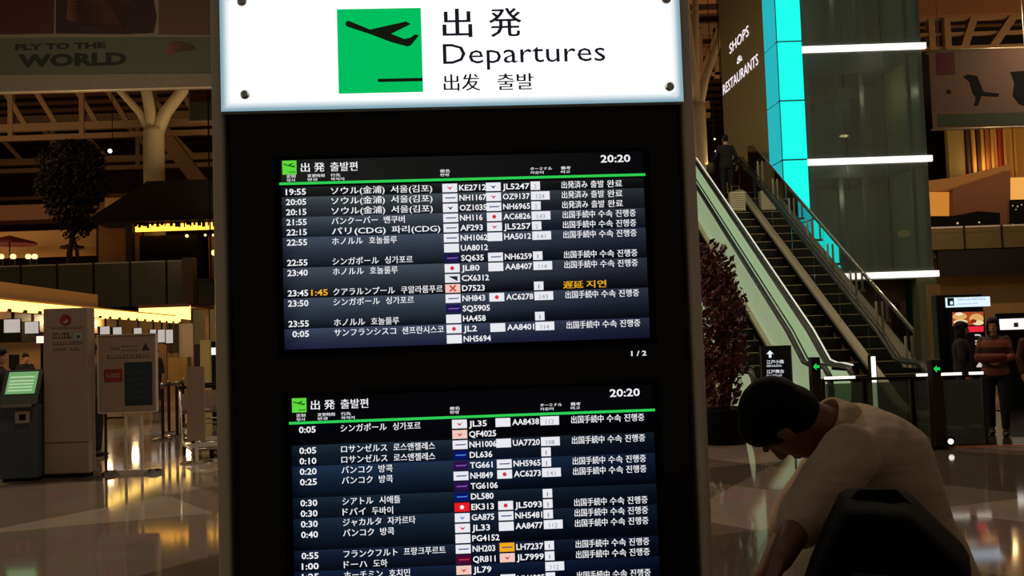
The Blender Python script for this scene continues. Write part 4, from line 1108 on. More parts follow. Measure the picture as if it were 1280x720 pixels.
def gate_post(px, ptop, Y, label):
    q = at(px, 500, Y)
    t = thing('gate_post', label, 'gate post', (q.x, Y, .006 if Y > 12.35 else 0), 0, 'gate posts with green arrows')
    zt = at(px, ptop, Y).z
    mb = MB(); mb.box(-.06, .06, -.04, .1, .03, zt); mb.build('column', mat('gate_brown', '#2d2216', .4, .4), t, bevel=.012)
    mb = MB(); mb.box(-.09, .09, -.07, .13, 0, .03); mb.build('base', MATT, t)
    if px > 1100:
        mb = MB(); mb.tube([(.11, -.075, .1), (.11, -.085, .1)], .035, 14); bl = mb.build('base_light', glow('base_light', '#fff4e0', 1.6), t); mb = MB(); mb.box(.06, .16, -.075, .02, .03, .15); mb.build('light_box', MATT, t)
    z = zt - .12
    mb = MB(); mb.box(-.055, .055, -.046, -.04, z - .07, z + .07); dp = mb.build('display', MATT, t)
    mb = MB(); e = -.052
    mb.prism([(-.04, e, z), (.0, e, z + .045), (.0, e, z + .018), (.04, e, z + .018), (.04, e, z - .018), (0, e, z - .018), (0, e, z - .045)], (0, .004, 0)); mb.build('green_arrow', glow('arrow_green', '#1fd050', 1.0), dp)
gate_post(1021, 447, 12.5, 'gate post with a green arrow behind the bending man')
gate_post(1171, 449, 12.2, 'gate post with a green arrow beside the advertising totem')

# direction sign
q0, q1 = at(952, 470, 13.2), at(987, 432, 13.2)
t = thing('direction_sign', 'black direction sign with a white up arrow behind the bending man', 'sign', ((q0.x + q1.x) / 2, 13.2, .006)); hw_ = (q1.x - q0.x) / 2
mb = MB(); mb.box(-hw_, hw_, -.02, .02, q0.z - .35, q1.z); pn = mb.build('panel', mat('sign_black_blue', '#12141c', .4), t)
mb = MB(); mb.box(-hw_ - .015, -hw_, -.025, .025, .03, q1.z); mb.box(hw_, hw_ + .015, -.025, .025, .03, q1.z); mb.build('post', STEEL, t)
mb = MB(); mb.box(-hw_ - .05, hw_ + .05, -.16, .16, 0, .03); mb.build('base', MATT, t)
pos = lambda px, py: (at(px, py, 13.2).x - (q0.x + q1.x) / 2, at(px, py, 13.2).z)
x, z = pos(962, 443)
mb = MB(); e = -.022; s = .05
mb.poly([(x - s, e, z), (x, e, z + s), (x + s, e, z), (x + s * .35, e, z), (x + s * .35, e, z - s), (x - s * .35, e, z - s), (x - s * .35, e, z)][::-1])
for s_, py in (('江戸小路', 455), ('江戸舞台', 467)):
    x, z = pos(958, py); mb.text(s_, (x, e, z), UX, UZ, .055, .235)
for i, py in enumerate((458, 470)): strokes(mb, 958, 977, py, .025, pos, e, 60 + i)
mb.build('lettering', glow('sign_letter_white', '#e8ecf4', 1.0), pn)

# red-leaved shrub in a dark planter
q = at(905, 545, 13.6)
t = thing('potted_shrub', 'tall dark red leafy shrub in a black planter beside the escalators', 'plant', (q.x, 13.6, 0))
mb = MB(); mb.lathe([(.3, 0), (.36, .45), (.38, .5), (.34, .5), (.33, .44)], n=24); mb.build('planter', MATT, t, smooth=True)
mb = MB(); mb.tube([(0, 0, .4), (.05, 0, 1.4), (-.03, 0, 2.5)], [.05, .04, .02], 8); mb.tube([(.05, 0, .4), (.2, .05, 1.2), (.25, 0, 2.0)], [.04, .03, .015], 8); mb.build('stem', DARKWOOD, t)
mb = MB()
for i, (x, z, rx, rz_, n) in enumerate(((-.05, 2.45, .33, .42, 420), (0, 1.9, .42, .5, 600), (.0, 1.3, .42, .5, 600), (-.05, .85, .36, .4, 400))): leafy(mb, n, (x, 0, z), rx, rz_, .065, seed=40 + i)
mb.build('foliage', mat('maroon_leaf', '#5a2426', .45, var=.5, scale=20), t)
mb = MB()
for i, (x, z, n) in enumerate(((-.1, 1.75, 26), (0, 1.2, 30), (.1, .9, 20))): leafy(mb, n, (x, -.05, z), .36, .4, .03, seed=70 + i)
mb.build('pale_leaves', mat('pale_grey_leaf', '#a89aa4', .35), t)

# advertising totem
Yt = 14.6
q0, q1 = at(1180, 545, Yt), at(1239, 545, Yt)
xm = (q0.x + q1.x) / 2; hw_ = (q1.x - q0.x) / 2
t = thing('advertising_totem', 'black advertising totem with a white lit header and food poster', 'advertising display', (xm, Yt, .006))
pos = lambda px, py: (at(px, py, Yt).x - xm, at(px, py, Yt).z)
zt = pos(1209, 368)[1]
mb = MB(); mb.box(-hw_, hw_, 0, .2, .02, zt); mb.build('housing', BLACK, t, bevel=.02); mb = MB(); mb.box(-hw_ - .03, hw_ + .03, -.03, .23, 0, .02); mb.build('base', MATT, t)
a, b = pos(1182, 385), pos(1237, 371)
mb = MB(); mb.box(a[0], b[0], -.015, 0, a[1], b[1]); h = mb.build('header', glow('totem_header', '#dcefff', 1.1), t, bevel=.01)
mb = MB(); x0, z0 = pos(1184, 383); mb.box(x0, x0 + .1, -.018, -.015, z0, z0 + .12); pk = mb.build('pictogram', glow('totem_picto', '#101418', 1.0), h)
mb = MB(); mb.box(x0 + .04, x0 + .08, -.02, -.018, z0 + .02, z0 + .07); mb.build('figure_mark', glow('totem_header', '#dcefff'), pk)
mb = MB(); strokes(mb, 1197, 1232, 375, .03, pos, -.016, 81); strokes(mb, 1197, 1222, 380.5, .02, pos, -.016, 82); mb.build('lettering', glow('totem_ink', '#6d88a8', 1.0), h)
a, b = pos(1190, 462), pos(1230, 389)
mb = MB(); mb.box(a[0], b[0], -.008, 0, a[1], b[1]); sc = mb.build('poster', glow('poster_black', '#0c0608', 1.0), t)
fx = lambda px, py: (pos(px, py)[0], -.012, pos(px, py)[1])
mb = MB(); mb.poly([fx(1190, 408), fx(1229, 406), fx(1229, 390), fx(1190, 391)]); mb.build('poster_photo', glow('poster_orange', '#a84a20', 1.0), sc)
def bun(px, py, rx, ry, m, nm, dd=.016):
    x, _, z = fx(px, py); mb = MB(); s = pos(1200, 400)[0] - pos(1199, 400)[0]
    mb.ball((x, -dd, z), V((rx * s, 0, 0)), V((0, .003, 0)), V((0, 0, ry * s)), n=16); mb.build(nm, m, sc, smooth=True)
bun(1199, 396, 9, 4.5, glow('bun_gold', '#e0a860', 1.0), 'bun'); bun(1200, 403, 9, 3, glow('bun_cream', '#f0d8a8', 1.0), 'filling', .018); bun(1198, 393, 5, 2, glow('bun_white', '#f4e6d0', 1.0), 'bun_highlight', .02)
bun(1220, 399, 9, 6.5, glow('bun_gold', '#e0a860'), 'bun'); bun(1222, 404, 7, 3, glow('bun_cream', '#f0d8a8'), 'filling', .018); bun(1216, 402, 4, 2.5, glow('patty_red', '#8a2a14', 1.0), 'patty', .02)
mb = MB(); mb.poly([fx(1201, 416), fx(1229, 415), fx(1229, 408), fx(1201, 409)]); mb.build('red_bar', glow('poster_red', '#e8283c', 1.0), sc)
x, _, z = fx(1218, 458); mb = MB()
mb.text('MENU', (x + .125, -.013, z - .02), V((0, 0, 1)), V((-1, 0, 0)), .14, .5)
mb.build('upright_lettering', glow('poster_white', '#c8bcb8', 1.0), sc)
mb = MB(); mb.poly([fx(1195, 440), fx(1199, 430), fx(1205, 420), fx(1207, 417), fx(1200, 418), fx(1194, 420)][::-1]); mb.tube([fx(1196, 413), V(fx(1196, 413)) + V((0, -.002, 0))], .03, 12)
mb.build('pink_figure', glow('poster_pink', '#b890a0', 1.0), sc)

q0, q1 = at(1250, 415, 17), at(1290, 398, 17)
xm = (q0.x + q1.x) / 2; hw_ = (q1.x - q0.x) / 2
t = thing('lit_monitor', 'white monitor on a black stand at the right of the totem', 'screen', (xm, 17, .006))
mb = MB(); mb.box(-hw_, hw_, -.02, 0, q0.z + .03, q1.z); sc = mb.build('screen', glow('monitor_white', '#fff4ec', 1.15), t)
mb = MB(); cz = (q0.z + q1.z) / 2; mb.box(-.05, .03, -.024, -.02, cz - .04, cz + .04); mb.build('dark_mark', glow('mark_ink', '#281c1c', 1.0), sc)
mb = MB(); mb.box(-hw_ - .04, hw_ + .04, 0, .06, q0.z - .35, q1.z + .1); mb.box(-.25, .25, .0, .06, .02, q0.z - .3); mb.box(-.35, .35, -.15, .2, 0, .02); mb.build('stand', MATT, t)
q0, q1 = at(1168, 470, 22), at(1177, 388, 22)
mb = MB(); mb.box(q0.x, q1.x, 22, 22.2, 0, q1.z + .6); struct('pillar_2', mb, mat('tan_strip', '#8a6a34', .6))

# ------------------------------------------------------------------ shops of the upper storey on the right
Yr = 49.5
R_ = lambda px, py, Y=Yr: at(px, py, Y)
t = thing('upper_shop', 'warm lit shop with striped curtains above the right gallery', 'shop', (R_(1225, 300).x, Yr, G))
cols = [('olive_tan', '#8a7440'), ('deep_brown', '#3a1a0c'), ('ochre', '#a87a34'), ('deep_brown', '#3a1a0c'), ('ochre', '#a87a34'), ('clay', '#8a4a24'), ('ochre', '#a87a34'), ('brick_red', '#8a1f12'), ('ochre', '#a87a34'), ('ochre', '#a87a34')]
edges = [1190, 1214, 1221, 1228, 1233, 1239, 1246, 1255, 1262, 1275, 1300]
for (nm, hx_), a, b in zip(cols, edges[:-1], edges[1:]):
    p, q = R_(a, 226), R_(b, 140)
    mb = MB(); n_ = 8
    top = []
    for i in range(n_ + 1): top.append((p.x + (q.x - p.x) * i / n_, Yr + .5 + .06 * math.sin(i * math.pi), 0))
    mb.box(p.x, q.x, Yr + .5, Yr + .58, p.z, q.z)
    mb.tube([(p.x + .12, Yr + .48, p.z), (p.x + .12, Yr + .48, q.z)], .09, 8); mb.build('curtain', mat('curtain_' + nm, hx_, .8), t, world=True)
def quadprism(nm, pts, Y, th, m, yo=None):
    mb = MB(); P_ = [R_(px, py, Y) for px, py in pts]
    mb.prism([(p.x, Y, p.z) for p in P_], (0, th, 0)); return mb.build(nm, m, t, world=True)
quadprism('fascia', [(1191, 300), (1263, 300), (1263, 213), (1191, 236)], 48.3, 1.1, mat('shop_brown', '#7a4520', .6))
quadprism('cornice', [(1150, 239), (1191, 238), (1263, 214), (1263, 205), (1191, 222), (1150, 227)], 48.6, .9, mat('cornice_tan', '#b07a3c', .6))
quadprism('glow_panel', [(1150, 271), (1191, 270), (1191, 240), (1150, 240)], 48.7, .2, glow('shop_glow', '#c87f30', 1.0))
quadprism('glow_panel', [(1264, 249), (1300, 248), (1300, 221), (1264, 222)], 48.7, .2, glow('shop_glow_pale', '#f0a850', 1.0))
quadprism('dark_window', [(1150, 299), (1250, 298), (1250, 266), (1222, 264), (1191, 270), (1150, 270)], 48.1, .15, MATT)
quadprism('dark_window', [(1264, 298), (1300, 297), (1300, 249), (1264, 250)], 48.1, .15, MATT)
for px, py, r in ((1162, 279, .09), (1197, 279, .1), (1224, 278, .08), (1266, 257, .06), (1272, 258, .07), (1277, 256, .06), (1266, 281, .08), (1270, 262, .05)):
    q = R_(px, py, 48.05); mb = MB(); mb.ball((q.x, 48.05, q.z), r * .55, n=10); mb.build('small_lamp', glow('small_lamp', '#d8b890' , .8), t, world=True, smooth=True)
l = bpy.data.lights.new('curtain_wash', 'POINT'); l.energy = 60; l.color = (1, .7, .3); l.shadow_soft_size = .3
o = bpy.data.objects.new('curtain_wash', l); COL.objects.link(o); p = R_(1232, 216, 49.6); o.location = (p.x, 49.3, p.z + .3)
q = R_(905, 186, 40)
t = thing('tube_light', 'slanting white tube light behind the escalator rider', 'light', (q.x, 40, q.z))
a, b = R_(895, 191, 40), R_(915, 181, 40)
mb = MB(); mb.tube([(a.x, 40, a.z), (b.x, 40, b.z)], .1, 10); mb.build('tube', glow('tube_white', '#fff0f0', 1.4), t, world=True, smooth=True)
mb = MB(); mb.beam((a.x, 40.12, a.z), (b.x, 40.12, b.z), .08, .14); mb.beam((q.x, 40.12, q.z), (q.x, 40.12, 18.4), .03, .03, up=(0, 1, 0)); mb.build('fitting', MATT, t, world=True)

# ------------------------------------------------------------------ people
def hand(mb, wr, d, pn, sv, curl=.35, k=1.0):
    wr, d, pn = V(wr), V(d).normalized(), V(pn)
    pn = (pn - d * pn.dot(d)).normalized(); sv = V(sv); sv = (sv - d * sv.dot(d) - pn * sv.dot(pn)).normalized()
    mb.rings([(wr - d * .01 * k, sv * .024 * k, pn * .018 * k), (wr + d * .025 * k, sv * .034 * k, pn * .017 * k), (wr + d * .07 * k, sv * .041 * k, pn * .014 * k), (wr + d * .092 * k, sv * .038 * k, pn * .011 * k)], 14)
    for i, L in enumerate((.072, .080, .074, .058)):
        p = wr + d * (.088 - .004 * abs(i - 1)) * k + sv * (.031 - .0205 * i) * k
        ang = 0.0; r = (.0092 - .0006 * i) * k
        for s, f in enumerate((.45, .32, .25)):
            ang += curl * (1 + .25 * s)
            q = p + (d * math.cos(ang) + pn * math.sin(ang) + sv * (.06 - .04 * i)) * L * f * k
            mb.caps(p, q, r, r * .9, 8); p = q; r *= .9
    p = wr + d * .02 * k + sv * .026 * k; q = p + (d * .55 + sv * .6 + pn * .35).normalized() * .045 * k
    mb.caps(p, q, .013 * k, .011 * k, 8); e = q + (d * .85 + sv * .2 + pn * .4).normalized() * .036 * k; mb.caps(q, e, .0105 * k, .009 * k, 8)

def head(mb, c, f, u, k=1.0):
    c, f, u = V(c), V(f).normalized(), V(u); u = (u - f * u.dot(f)).normalized(); r = f.cross(u)
    B = lambda o, a, b, d_: mb.ball(c + (f * o[0] + u * o[1] + r * o[2]) * k, r * a * k, f * b * k, u * d_ * k, 18)
    B((-.012, .032, 0), .074, .095, .083); B((.018, -.03, 0), .060, .070, .083); B((.052, -.092, 0), .028, .026, .020)
    B((.03, -.07, .034), .022, .04, .03); B((.03, -.07, -.034), .022, .04, .03)
    P = lambda a, b_, d_: c + (f * a + u * b_ + r * d_) * k
    mb.caps(P(.086, .014, 0), P(.108, -.026, 0), .008 * k, .0125 * k); mb.caps(P(.096, -.03, .011), P(.096, -.03, -.011), .009 * k)
    mb.caps(P(.078, .026, .04), P(.084, .024, .008), .010 * k); mb.caps(P(.078, .026, -.04), P(.084, .024, -.008), .010 * k)
    mb.caps(P(.084, -.056, .019), P(.084, -.056, -.019), .0075 * k); mb.caps(P(.081, -.067, .016), P(.081, -.067, -.016), .0085 * k)
    for s in (-1, 1): B((-.008, -.002, .075 * s), .009, .019, .031)
    return r

def hair(mb, c, f, u, k=1.0, style='short'):
    c, f, u = V(c), V(f).normalized(), V(u); u = (u - f * u.dot(f)).normalized(); r = f.cross(u)
    B = lambda o, a, b, d_: mb.ball(c + (f * o[0] + u * o[1] + r * o[2]) * k, r * a * k, f * b * k, u * d_ * k, 18)
    B((-.020, .042, 0), .084, .101, .090); B((.03, .06, 0), .072, .062, .058); B((-.045, -.005, 0), .076, .064, .075)
    if style == 'long':
        B((-.055, -.09, 0), .08, .05, .10); B((-.06, -.19, 0), .085, .04, .10)
        for s in (-1, 1): B((.0, -.05, .074 * s), .02, .05, .11)
    if style == 'bun': B((-.13, .05, 0), .04, .04, .04)

def torso(mb, P, C, N, side, e=0.0, wk=1.0, lo=-.09):
    """Trunk lofted along the spine P (pelvis) - C (chest) - N (base of the neck)."""
    P, C, N, side = V(P), V(C), V(N), V(side).normalized()
    t0 = (C - P).normalized(); t1 = (N - C).normalized()
    R = []
    for t, wx, wy in ((-1.0, .150, .105), (-.5, .172, .122), (0, .168, .120)):
        R.append((P + t0 * (-t) * lo, wx, wy, t0))
    for t, wx, wy in ((.25, .152, .112), (.5, .146, .110), (.75, .160, .118), (1.0, .172, .124)):
        R.append((P.lerp(C, t), wx, wy, t0))
    for t, wx, wy in ((.45, .176, .112), (.75, .150, .085), (.92, .085, .065), (1.05, .062, .060)):
        R.append((C + (N - C) * t, wx, wy, (t0 + t1 * t * 2).normalized()))
    out = []
    for c, wx, wy, tg in R:
        s = (side - tg * side.dot(tg)).normalized(); fr = s.cross(tg)
        out.append((c, s * (wx * wk + e), fr * (wy * wk + e)))
    mb.rings(out, 24)

SKIN = mat('skin', '#b98567', 0.55, var=.06)
def person(label, loc, rz, h=1.65, hair_style='short', hair_col='#14100d', top='#5a3a2c', bottom='#15161f', arms=None, stride=.0, sleeve='long', skirt=False, shoes='#141210', group=None, extra=None):
    k = h / 1.7
    S_ = lambda p: V(p) * k
    hipz, Pz = .90, .97
    P, C, N = S_((0, 0, Pz)), S_((0, .0, 1.26)), S_((0, .015, 1.46))
    hc = S_((0, -.02, 1.60))
    f, u = V((0, -1, -.08)), V((0, 0, 1))
    sh = {s: S_((.175 * s, .01, 1.40)) for s in (-1, 1)}
    hip = {s: S_((.09 * s, 0, hipz)) for s in (-1, 1)}
    knee = {s: S_((.095 * s, -stride * s * .55 - .015, .48)) for s in (-1, 1)}
    ank = {s: S_((.095 * s, -stride * s * 1.0 + (.05 if stride else 0), .085)) for s in (-1, 1)}
    arms = arms or {1: ((.245, .02, 1.13), (.25, -.04, .88)), -1: ((-.245, .02, 1.13), (-.25, -.04, .88))}
    mb = MB(); torso(mb, P, C, N, (1, 0, 0), 0, k)
    mb.caps(S_((0, .012, 1.42)), hc + S_((0, .03, -.05)), .056 * k, .052 * k); head(mb, hc, f, u, k)
    for s in (-1, 1):
        e, w_ = S_(arms[s][0]), S_(arms[s][1])
        mb.caps(sh[s] + V((-.016 * s, 0, -.01)), e, .046 * k, .040 * k); mb.caps(e, w_, .039 * k, .027 * k)
        dv = (w_ - e).normalized(); hand(mb, w_, dv, (-s, 0, 0) if abs(dv.z) > .5 else (0, .3, -1) if dv.z > -.1 else (-s, 0, 0), (0, -1, .2) if abs(dv.z) > .5 else (-s, 0, .4), .4, k)
        mb.caps(hip[s], knee[s], .085 * k, .055 * k); mb.caps(knee[s], ank[s] + V((0, 0, .02)), .053 * k, .036 * k)
        mb.caps(ank[s] - V((0, 0, .035)) * k, ank[s] + S_((0, -.13, -.045)), .038 * k, .03 * k)
    o = mb.fuse('person', SKIN, .0095)
    o.location = loc; o.rotation_euler = (0, 0, rz)
    tag(o, label, 'person', group)
    mb = MB(); hair(mb, hc, f, u, k, hair_style); mb.fuse('hair', mat('hair_' + hair_col[1:], hair_col, .6, spec=.25), .009, o)
    tm = top if not isinstance(top, str) else mat('cloth_' + top[1:], top, .85, bump=.25, scale=9)
    mb = MB(); torso(mb, P, C, N - V((0, 0, .012)) * k, (1, 0, 0), .017, k, lo=-.12)
    for s in (-1, 1):
        e, w_ = S_(arms[s][0]), S_(arms[s][1])
        mb.caps(sh[s] + V((-.014 * s, 0, -.008)), e, .060 * k, .052 * k)
        if sleeve == 'long': mb.caps(e, e.lerp(w_, .88), .053 * k, .042 * k)
    mb.fuse('jacket' if sleeve == 'long' else 'blouse', tm, .011, o)
    bm_ = mat('cloth_' + bottom[1:], bottom, .85, bump=.2, scale=9)
    mb = MB()
    if skirt:
        mb.rings([(S_((0, 0, z)), V((a * k, 0, 0)), V((0, b * k, 0))) for z, a, b in ((.48, .24, .2), (.7, .22, .175), (.9, .195, .145), (1.0, .165, .125))], 24); mb.build('skirt', bm_, o, smooth=True)
    else:
        mb.rings([(S_((0, 0, z)), V((a * k, 0, 0)), V((0, b * k, 0))) for z, a, b in ((.82, .175, .125), (.92, .188, .135), (1.02, .168, .125))], 24)
        for s in (-1, 1): mb.caps(hip[s], knee[s], .100 * k, .070 * k); mb.caps(knee[s], ank[s] + V((0, 0, .05)), .069 * k, .056 * k)
        mb.fuse('trousers', bm_, .011, o)
    for s in (-1, 1):
        a = ank[s]; mb = MB()
        mb.rings([(a + S_((0, y, z)), V((wd * k, 0, 0)), V((0, 0, ht * k))) for y, z, wd, ht in ((.065, -.035, .02, .025), (.045, -.03, .04, .045), (0, -.03, .045, .05), (-.08, -.045, .05, .037), (-.14, -.05, .042, .03), (-.175, -.055, .02, .02))], 16)
        sh_ = mb.build('shoe', mat('shoe_' + shoes[1:], shoes, .5), o, smooth=True)
    return o

# the woman walking past the monitor, and those about her
def foot(px, Y): q = at(px, 540, Y); return (q.x, Y, .006 if Y > 12.4 else 0)
STR = slat_material('striped_knit', '#3c1a14', '#8a4630', 1.6, 'Z')
person('woman in a brown striped top and dark trousers right of the totem, carrying something', foot(1249, 13.4), -.5, 1.62, 'long', '#120c0a', STR, '#0c0e18',
       {1: ((.22, -.03, 1.14), (.10, -.24, 1.10)), -1: ((-.22, -.03, 1.14), (-.06, -.24, 1.08))}, .12)
q = foot(1249, 13.4)
t = thing('folded_coat', 'reddish folded coat carried in the arms of the striped woman', 'coat', (q[0] - .17, 13.4 - .23, 1.0), -.5)
mb = MB(); mb.rings([((-.2, -.02, .10), V((0, .02, 0)), V((0, 0, .03))), ((-.17, -.02, .09), V((0, .07, 0)), V((0, 0, .06))), ((0, -.05, .085), V((0, .09, 0)), V((0, 0, .065))), ((.16, -.02, .09), V((0, .075, 0)), V((0, 0, .06))), ((.2, -.01, .1), V((0, .02, 0)), V((0, 0, .03)))], 16); mb.build('coat', mat('coat_rust', '#6a2a20', .9, bump=.4, scale=15), t, smooth=True)
person('person in dark brown at the right edge, beyond the striped woman', foot(1296, 14.0), .3, 1.56, 'short', '#120c0a', '#4a2418', '#1d1714')
person('person in dark clothes with pale shoes in front of the totem', foot(1208, 14.2), 1.2, 1.58, 'long', '#0d0a08', '#1c1412', '#0e0c0e', None, .16, shoes='#c8c0b8')

# the escalator rider, near the top of the right-hand escalator
KS = 22
def on_step(e, k, lx, ly=.2):
    m = Matrix.Translation(e.location) @ Matrix.Rotation(ERZ, 4, 'Z')
    return m @ V((lx, .4 * k + .35 + ly, .231 * (k + 1)))
p = on_step(esc_r, KS - 1, .2)
person('escalator rider in a dark jacket seen from behind near the top', p, math.pi + ERZ, 1.74, 'short', '#0e0b0a', '#120c0e', '#0b0b10',
       {1: ((.27, .03, 1.15), (.33, -.10, .98)), -1: ((-.26, .03, 1.15), (-.3, -.06, .92))}, 0, shoes='#0c0b0a')
p2 = on_step(esc_r, KS - 1, -.22)
t = thing('shoulder_bag', 'dark maroon bag at the left side of the escalator rider', 'bag', (p2.x, p2.y, p2.z + .72), ERZ)
mb = MB(); mb.rings([((0, 0, -.0), V((.09, 0, 0)), V((0, .15, 0))), ((0, 0, .06), V((.11, 0, 0)), V((0, .19, 0))), ((0, 0, .24), V((.1, 0, 0)), V((0, .18, 0))), ((0, 0, .3), V((.04, 0, 0)), V((0, .15, 0)))], 18); mb.build('body', mat('bag_maroon', '#331a1c', .6), t, smooth=True)
mb = MB(); mb.tube([(0, -.14, .28), (.04, -.1, .5), (.13, -.03, .68), (.15, .03, .69), (.06, .1, .5), (0, .14, .28)], .014, 8); mb.build('strap', MATT, t, smooth=True)
p = on_step(esc_r, KS - 3, .22, .2)
t = thing('ribbed_suitcase', 'pale ribbed suitcase standing behind the escalator rider', 'suitcase', p, ERZ)
mb = MB(); mb.box(-.19, .19, -.11, .11, .05, .55)
for i in range(8): mb.box(-.17, .17, -.125, -.11, .08 + i * .058, .11 + i * .058)
mb.build('shell', mat('pale_shell', '#cfc9a8', .4), t, bevel=.015)
for sx in (-.14, .14):
    for sy in (-.07, .07): mb = MB(); mb.tube([(sx - .012, sy, .028), (sx + .012, sy, .028)], .028, 12); mb.build('wheel', MATT, t)
mb = MB(); mb.tube([(-.1, .09, .55), (-.1, .09, .72), (.1, .09, .72), (.1, .09, .55)], .011, 8); mb.build('pull_handle', STEEL, t)

# passengers and staff in the check-in hall
person('standing passenger in a slate blue shirt between the two grey signs', (at(117, 500, 14.6).x, 14.6, 0), 2.6, 1.68, 'short', '#17100c', '#454a56', '#1a1a20', sleeve='short')
person('passenger in black cut by the left edge behind the check-in machine', (at(-2, 500, 13.2).x, 13.2, 0), 1.9, 1.66, 'short', '#120d0b', '#16110f', '#121014')
def staff(px, Y, label, top):
    q = at(px, 500, Y); return person(label, (q.x, Y, 0), 0.9, 1.60, 'bun', '#120c0a', top, '#15131a')
staff(32, 23.0, 'counter clerk in black behind the lit green machine', '#14110f')
staff(196, 31.0, 'far counter clerk in black beyond the notice board', '#171312')

# ------------------------------------------------------------------ the bending man
MY = 2.62
A = lambda px, py, Y=MY: at(px, py, Y)
hc = A(981, 527, 2.60)
f = V((-.22, .50, -.84)); u = V((-.93, .12, .34))
C = A(1090, 566, 2.64); N = A(1036, 533, 2.62); P = A(1160, 735, 2.66)
side = V((.05, 1, .02))
sh = {-1: A(1062, 566, 2.47), 1: A(1052, 556, 2.80)}
elb = {-1: A(1002, 650, 2.36), 1: A(990, 650, 2.86)}
wri = {-1: A(975, 700, 2.22), 1: A(955, 722, 2.80)}
foot_z = 0
hipj = {s: P + V((.01, .09 * s, -.05)) for s in (-1, 1)}
kneej = {s: V((P.x - .05 + .05 * s, P.y + .11 * s, .47)) for s in (-1, 1)}
ankj = {s: V((P.x + .02 + .09 * s, P.y + .12 * s, .085)) for s in (-1, 1)}
base = V((P.x, P.y, 0))
mb = MB(); torso(mb, P, C, N, side)
mb.caps(C.lerp(N, .7), hc - u.normalized() * .05 - f.normalized() * .03, .06, .055)
head(mb, hc, f, u)
for s in (-1, 1):
    mb.caps(sh[s], elb[s], .05, .041); mb.caps(elb[s], wri[s], .04, .028)
    dv = (wri[s] - elb[s]).normalized()
    hand(mb, wri[s], (dv + V((-.15, 0, -.5))).normalized(), V((.7, .1 * s, -.4)), V((-.3, -.9 * s, .2)), .55)
    mb.caps(hipj[s], kneej[s], .088, .058); mb.caps(kneej[s], ankj[s], .055, .038)
    mb.caps(ankj[s] - V((0, 0, .035)), ankj[s] + V((-.14, 0, -.045)), .04, .03)
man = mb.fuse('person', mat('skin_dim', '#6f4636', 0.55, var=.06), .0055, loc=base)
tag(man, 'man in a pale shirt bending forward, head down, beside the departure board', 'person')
mb = MB(); hair(mb, hc, f, u)
hr = mb.fuse('hair', mat('hair_black', '#0c0908', .7, spec=.15), .006, man)
hr.data.transform(Matrix.Translation(-base))
def shirt_mat():
    m = mat('shirt_cotton', '#b49d84', 0.85, var=.05, scale=5)
    nt = m.node_tree; L = nt.links.new
    tc = nt.nodes.new('ShaderNodeTexCoord'); mp = nt.nodes.new('ShaderNodeMapping'); mp.inputs['Scale'].default_value = (3, 3, 9); mp.inputs['Rotation'].default_value = (0, .8, 0)
    n = nt.nodes.new('ShaderNodeTexNoise'); n.inputs['Scale'].default_value = 1.6; n.inputs['Detail'].default_value = 2
    bp = nt.nodes.new('ShaderNodeBump'); bp.inputs['Strength'].default_value = .8; bp.inputs['Distance'].default_value = .03
    L(tc.outputs['Object'], mp.inputs[0]); L(mp.outputs[0], n.inputs['Vector']); L(n.outputs['Fac'], bp.inputs['Height']); L(bp.outputs[0], nt.nodes['Principled BSDF'].inputs['Normal'])
    return m
mb = MB(); torso(mb, P, C, N, side, .02, lo=-.12)
for s in (-1, 1):
    mb.caps(sh[s], elb[s], .078, .066); mb.caps(elb[s], elb[s].lerp(wri[s], .12), .064, .058)
so = mb.fuse('shirt', shirt_mat(), .009, man); so.data.transform(Matrix.Translation(-base))
for v_ in so.data.vertices:
    v_.co += v_.normal * (.009 * noise.noise(V((v_.co.x * 16, v_.co.y * 5, v_.co.z * 9)) + V((3, 1, 7))))
mb = MB()
nk = C.lerp(N, .98); ax = (N - C).normalized(); s_ = (side - ax * side.dot(ax)).normalized(); fr = s_.cross(ax)
mb.rings([(nk - ax * .03, s_ * .096, fr * .09), (nk + ax * .01, s_ * .086, fr * .081), (nk + ax * .03, s_ * .08, fr * .076), (nk + ax * .026, s_ * .072, fr * .068), (nk - ax * .01, s_ * .074, fr * .07)], 24)
co = mb.build('collar', MATS['shirt_cotton'], so, smooth=True); co.data.transform(Matrix.Translation(-base))
mb = MB()
mb.ball(P + V((0, 0, -.03)), V((.15, 0, -.04)), V((0, .19, 0)), V((.04, 0, .13)), 20)
for s in (-1, 1): mb.caps(hipj[s], kneej[s], .105, .075); mb.caps(kneej[s], ankj[s] + V((0, 0, .03)), .073, .06)
tr = mb.fuse('trousers', mat('trouser_dark', '#16171c', .85), .011, man); tr.data.transform(Matrix.Translation(-base))
for s in (-1, 1):
    a = ankj[s] - base; mb = MB()
    mb.rings([(a + V((y, 0, z)), V((0, wd, 0)), V((0, 0, ht))) for y, z, wd, ht in ((.075, -.035, .02, .025), (.05, -.03, .042, .048), (0, -.03, .047, .052), (-.09, -.045, .052, .037), (-.15, -.05, .044, .03), (-.19, -.055, .02, .02))], 16); mb.build('shoe', mat('shoe_black', '#0c0b0a', .4), man, smooth=True)

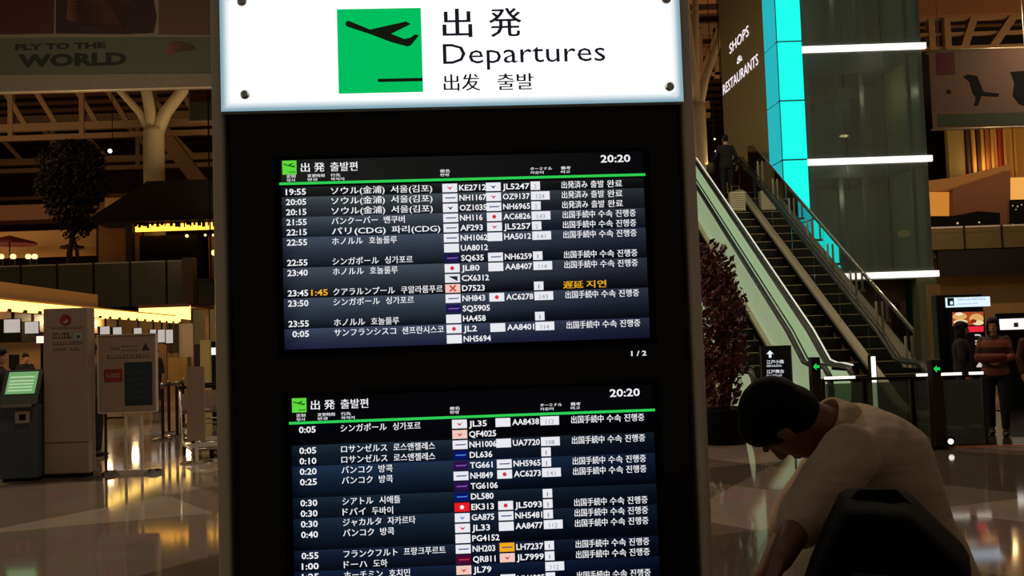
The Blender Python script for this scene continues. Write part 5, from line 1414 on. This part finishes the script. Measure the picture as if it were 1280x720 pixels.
# his luggage: a black soft bag on a tall black case; the case stays below the picture
BYd = 2.02
cxb = at(1106, 700, 2.2).x; BRT = -.36
def bag_xz(px, py, yl):
    m = Matrix.Rotation(-BRT, 3, 'Z'); o = m @ (EYEV - V((cxb, BYd + .1, 0))); p = m @ (at(px, py, 5) - EYEV)
    q = o + p * ((yl - o.y) / p.y); return q.x, q.z
zbag = .70
case = thing('upright_suitcase', 'tall black suitcase carrying the black bag beside the bending man', 'suitcase', (cxb, BYd + .1, 0), BRT)
mb = MB(); mb.box(-.24, .24, -.15, .15, .05, zbag); mb.build('shell', MATT, case, bevel=.03)
for sx in (-.18, .18):
    for sy in (-.1, .1): mb = MB(); mb.tube([(sx - .014, sy, .026), (sx + .014, sy, .026)], .026, 14); mb.build('wheel', BLACK, case)
bag = thing('travel_bag', 'large black soft travel bag in front of the bending man', 'bag', (cxb, BYd + .1, zbag), BRT)
prof_ = [(1000, 735), (1012, 700), (1030, 655), (1049, 616), (1058, 611), (1085, 610), (1130, 614), (1140, 619), (1172, 650), (1203, 680), (1212, 695), (1216, 735)]
out = [(bag_xz(px, py, .09)[0], bag_xz(px, py, .09)[1] - zbag) for px, py in prof_] + [(.235, .1), (.22, .0), (-.2, .0), (-.215, .1)]
mb = MB()
cx_ = sum(p[0] for p in out) / len(out); cz_ = sum(p[1] for p in out) / len(out)
lay = [(-.13, .80), (-.115, .88), (-.08, .93), (.05, .985), (.095, 1.0), (.125, .97), (.135, .9)]
n = len(out)
vs = []
for y, k in lay: vs += [(cx_ + (x - cx_) * k, y, (cz_ + (z - cz_) * k) if z > .02 else z) for x, z in out]
fs = [(i * n + j, (i + 1) * n + j, (i + 1) * n + (j + 1) % n, i * n + (j + 1) % n) for i in range(len(lay) - 1) for j in range(n)]
fs += [tuple(range(n)), tuple(range((len(lay) - 1) * n, len(lay) * n))[::-1]]
mb.add(vs, fs)
bo = mb.build('body', mat('bag_nylon', '#030303', .8, spec=.15, bump=.15, scale=18), bag, smooth=True)
mb = MB(); mb.tube([(-.15, -.125, .30), (-.08, -.132, .34), (.05, -.132, .335), (.15, -.125, .27)], .006, 8); mb.build('zip', mat('zip_black', '#0e0e0e', .5), bag)
mb = MB(); mb.tube([(-.1, 0, out[4][1] - .03), (-.07, 0, out[4][1] + .004), (.0, 0, out[4][1] + .006), (.03, 0, out[4][1] - .03)], .012, 8); mb.build('grab_handle', MATT, bag, smooth=True)
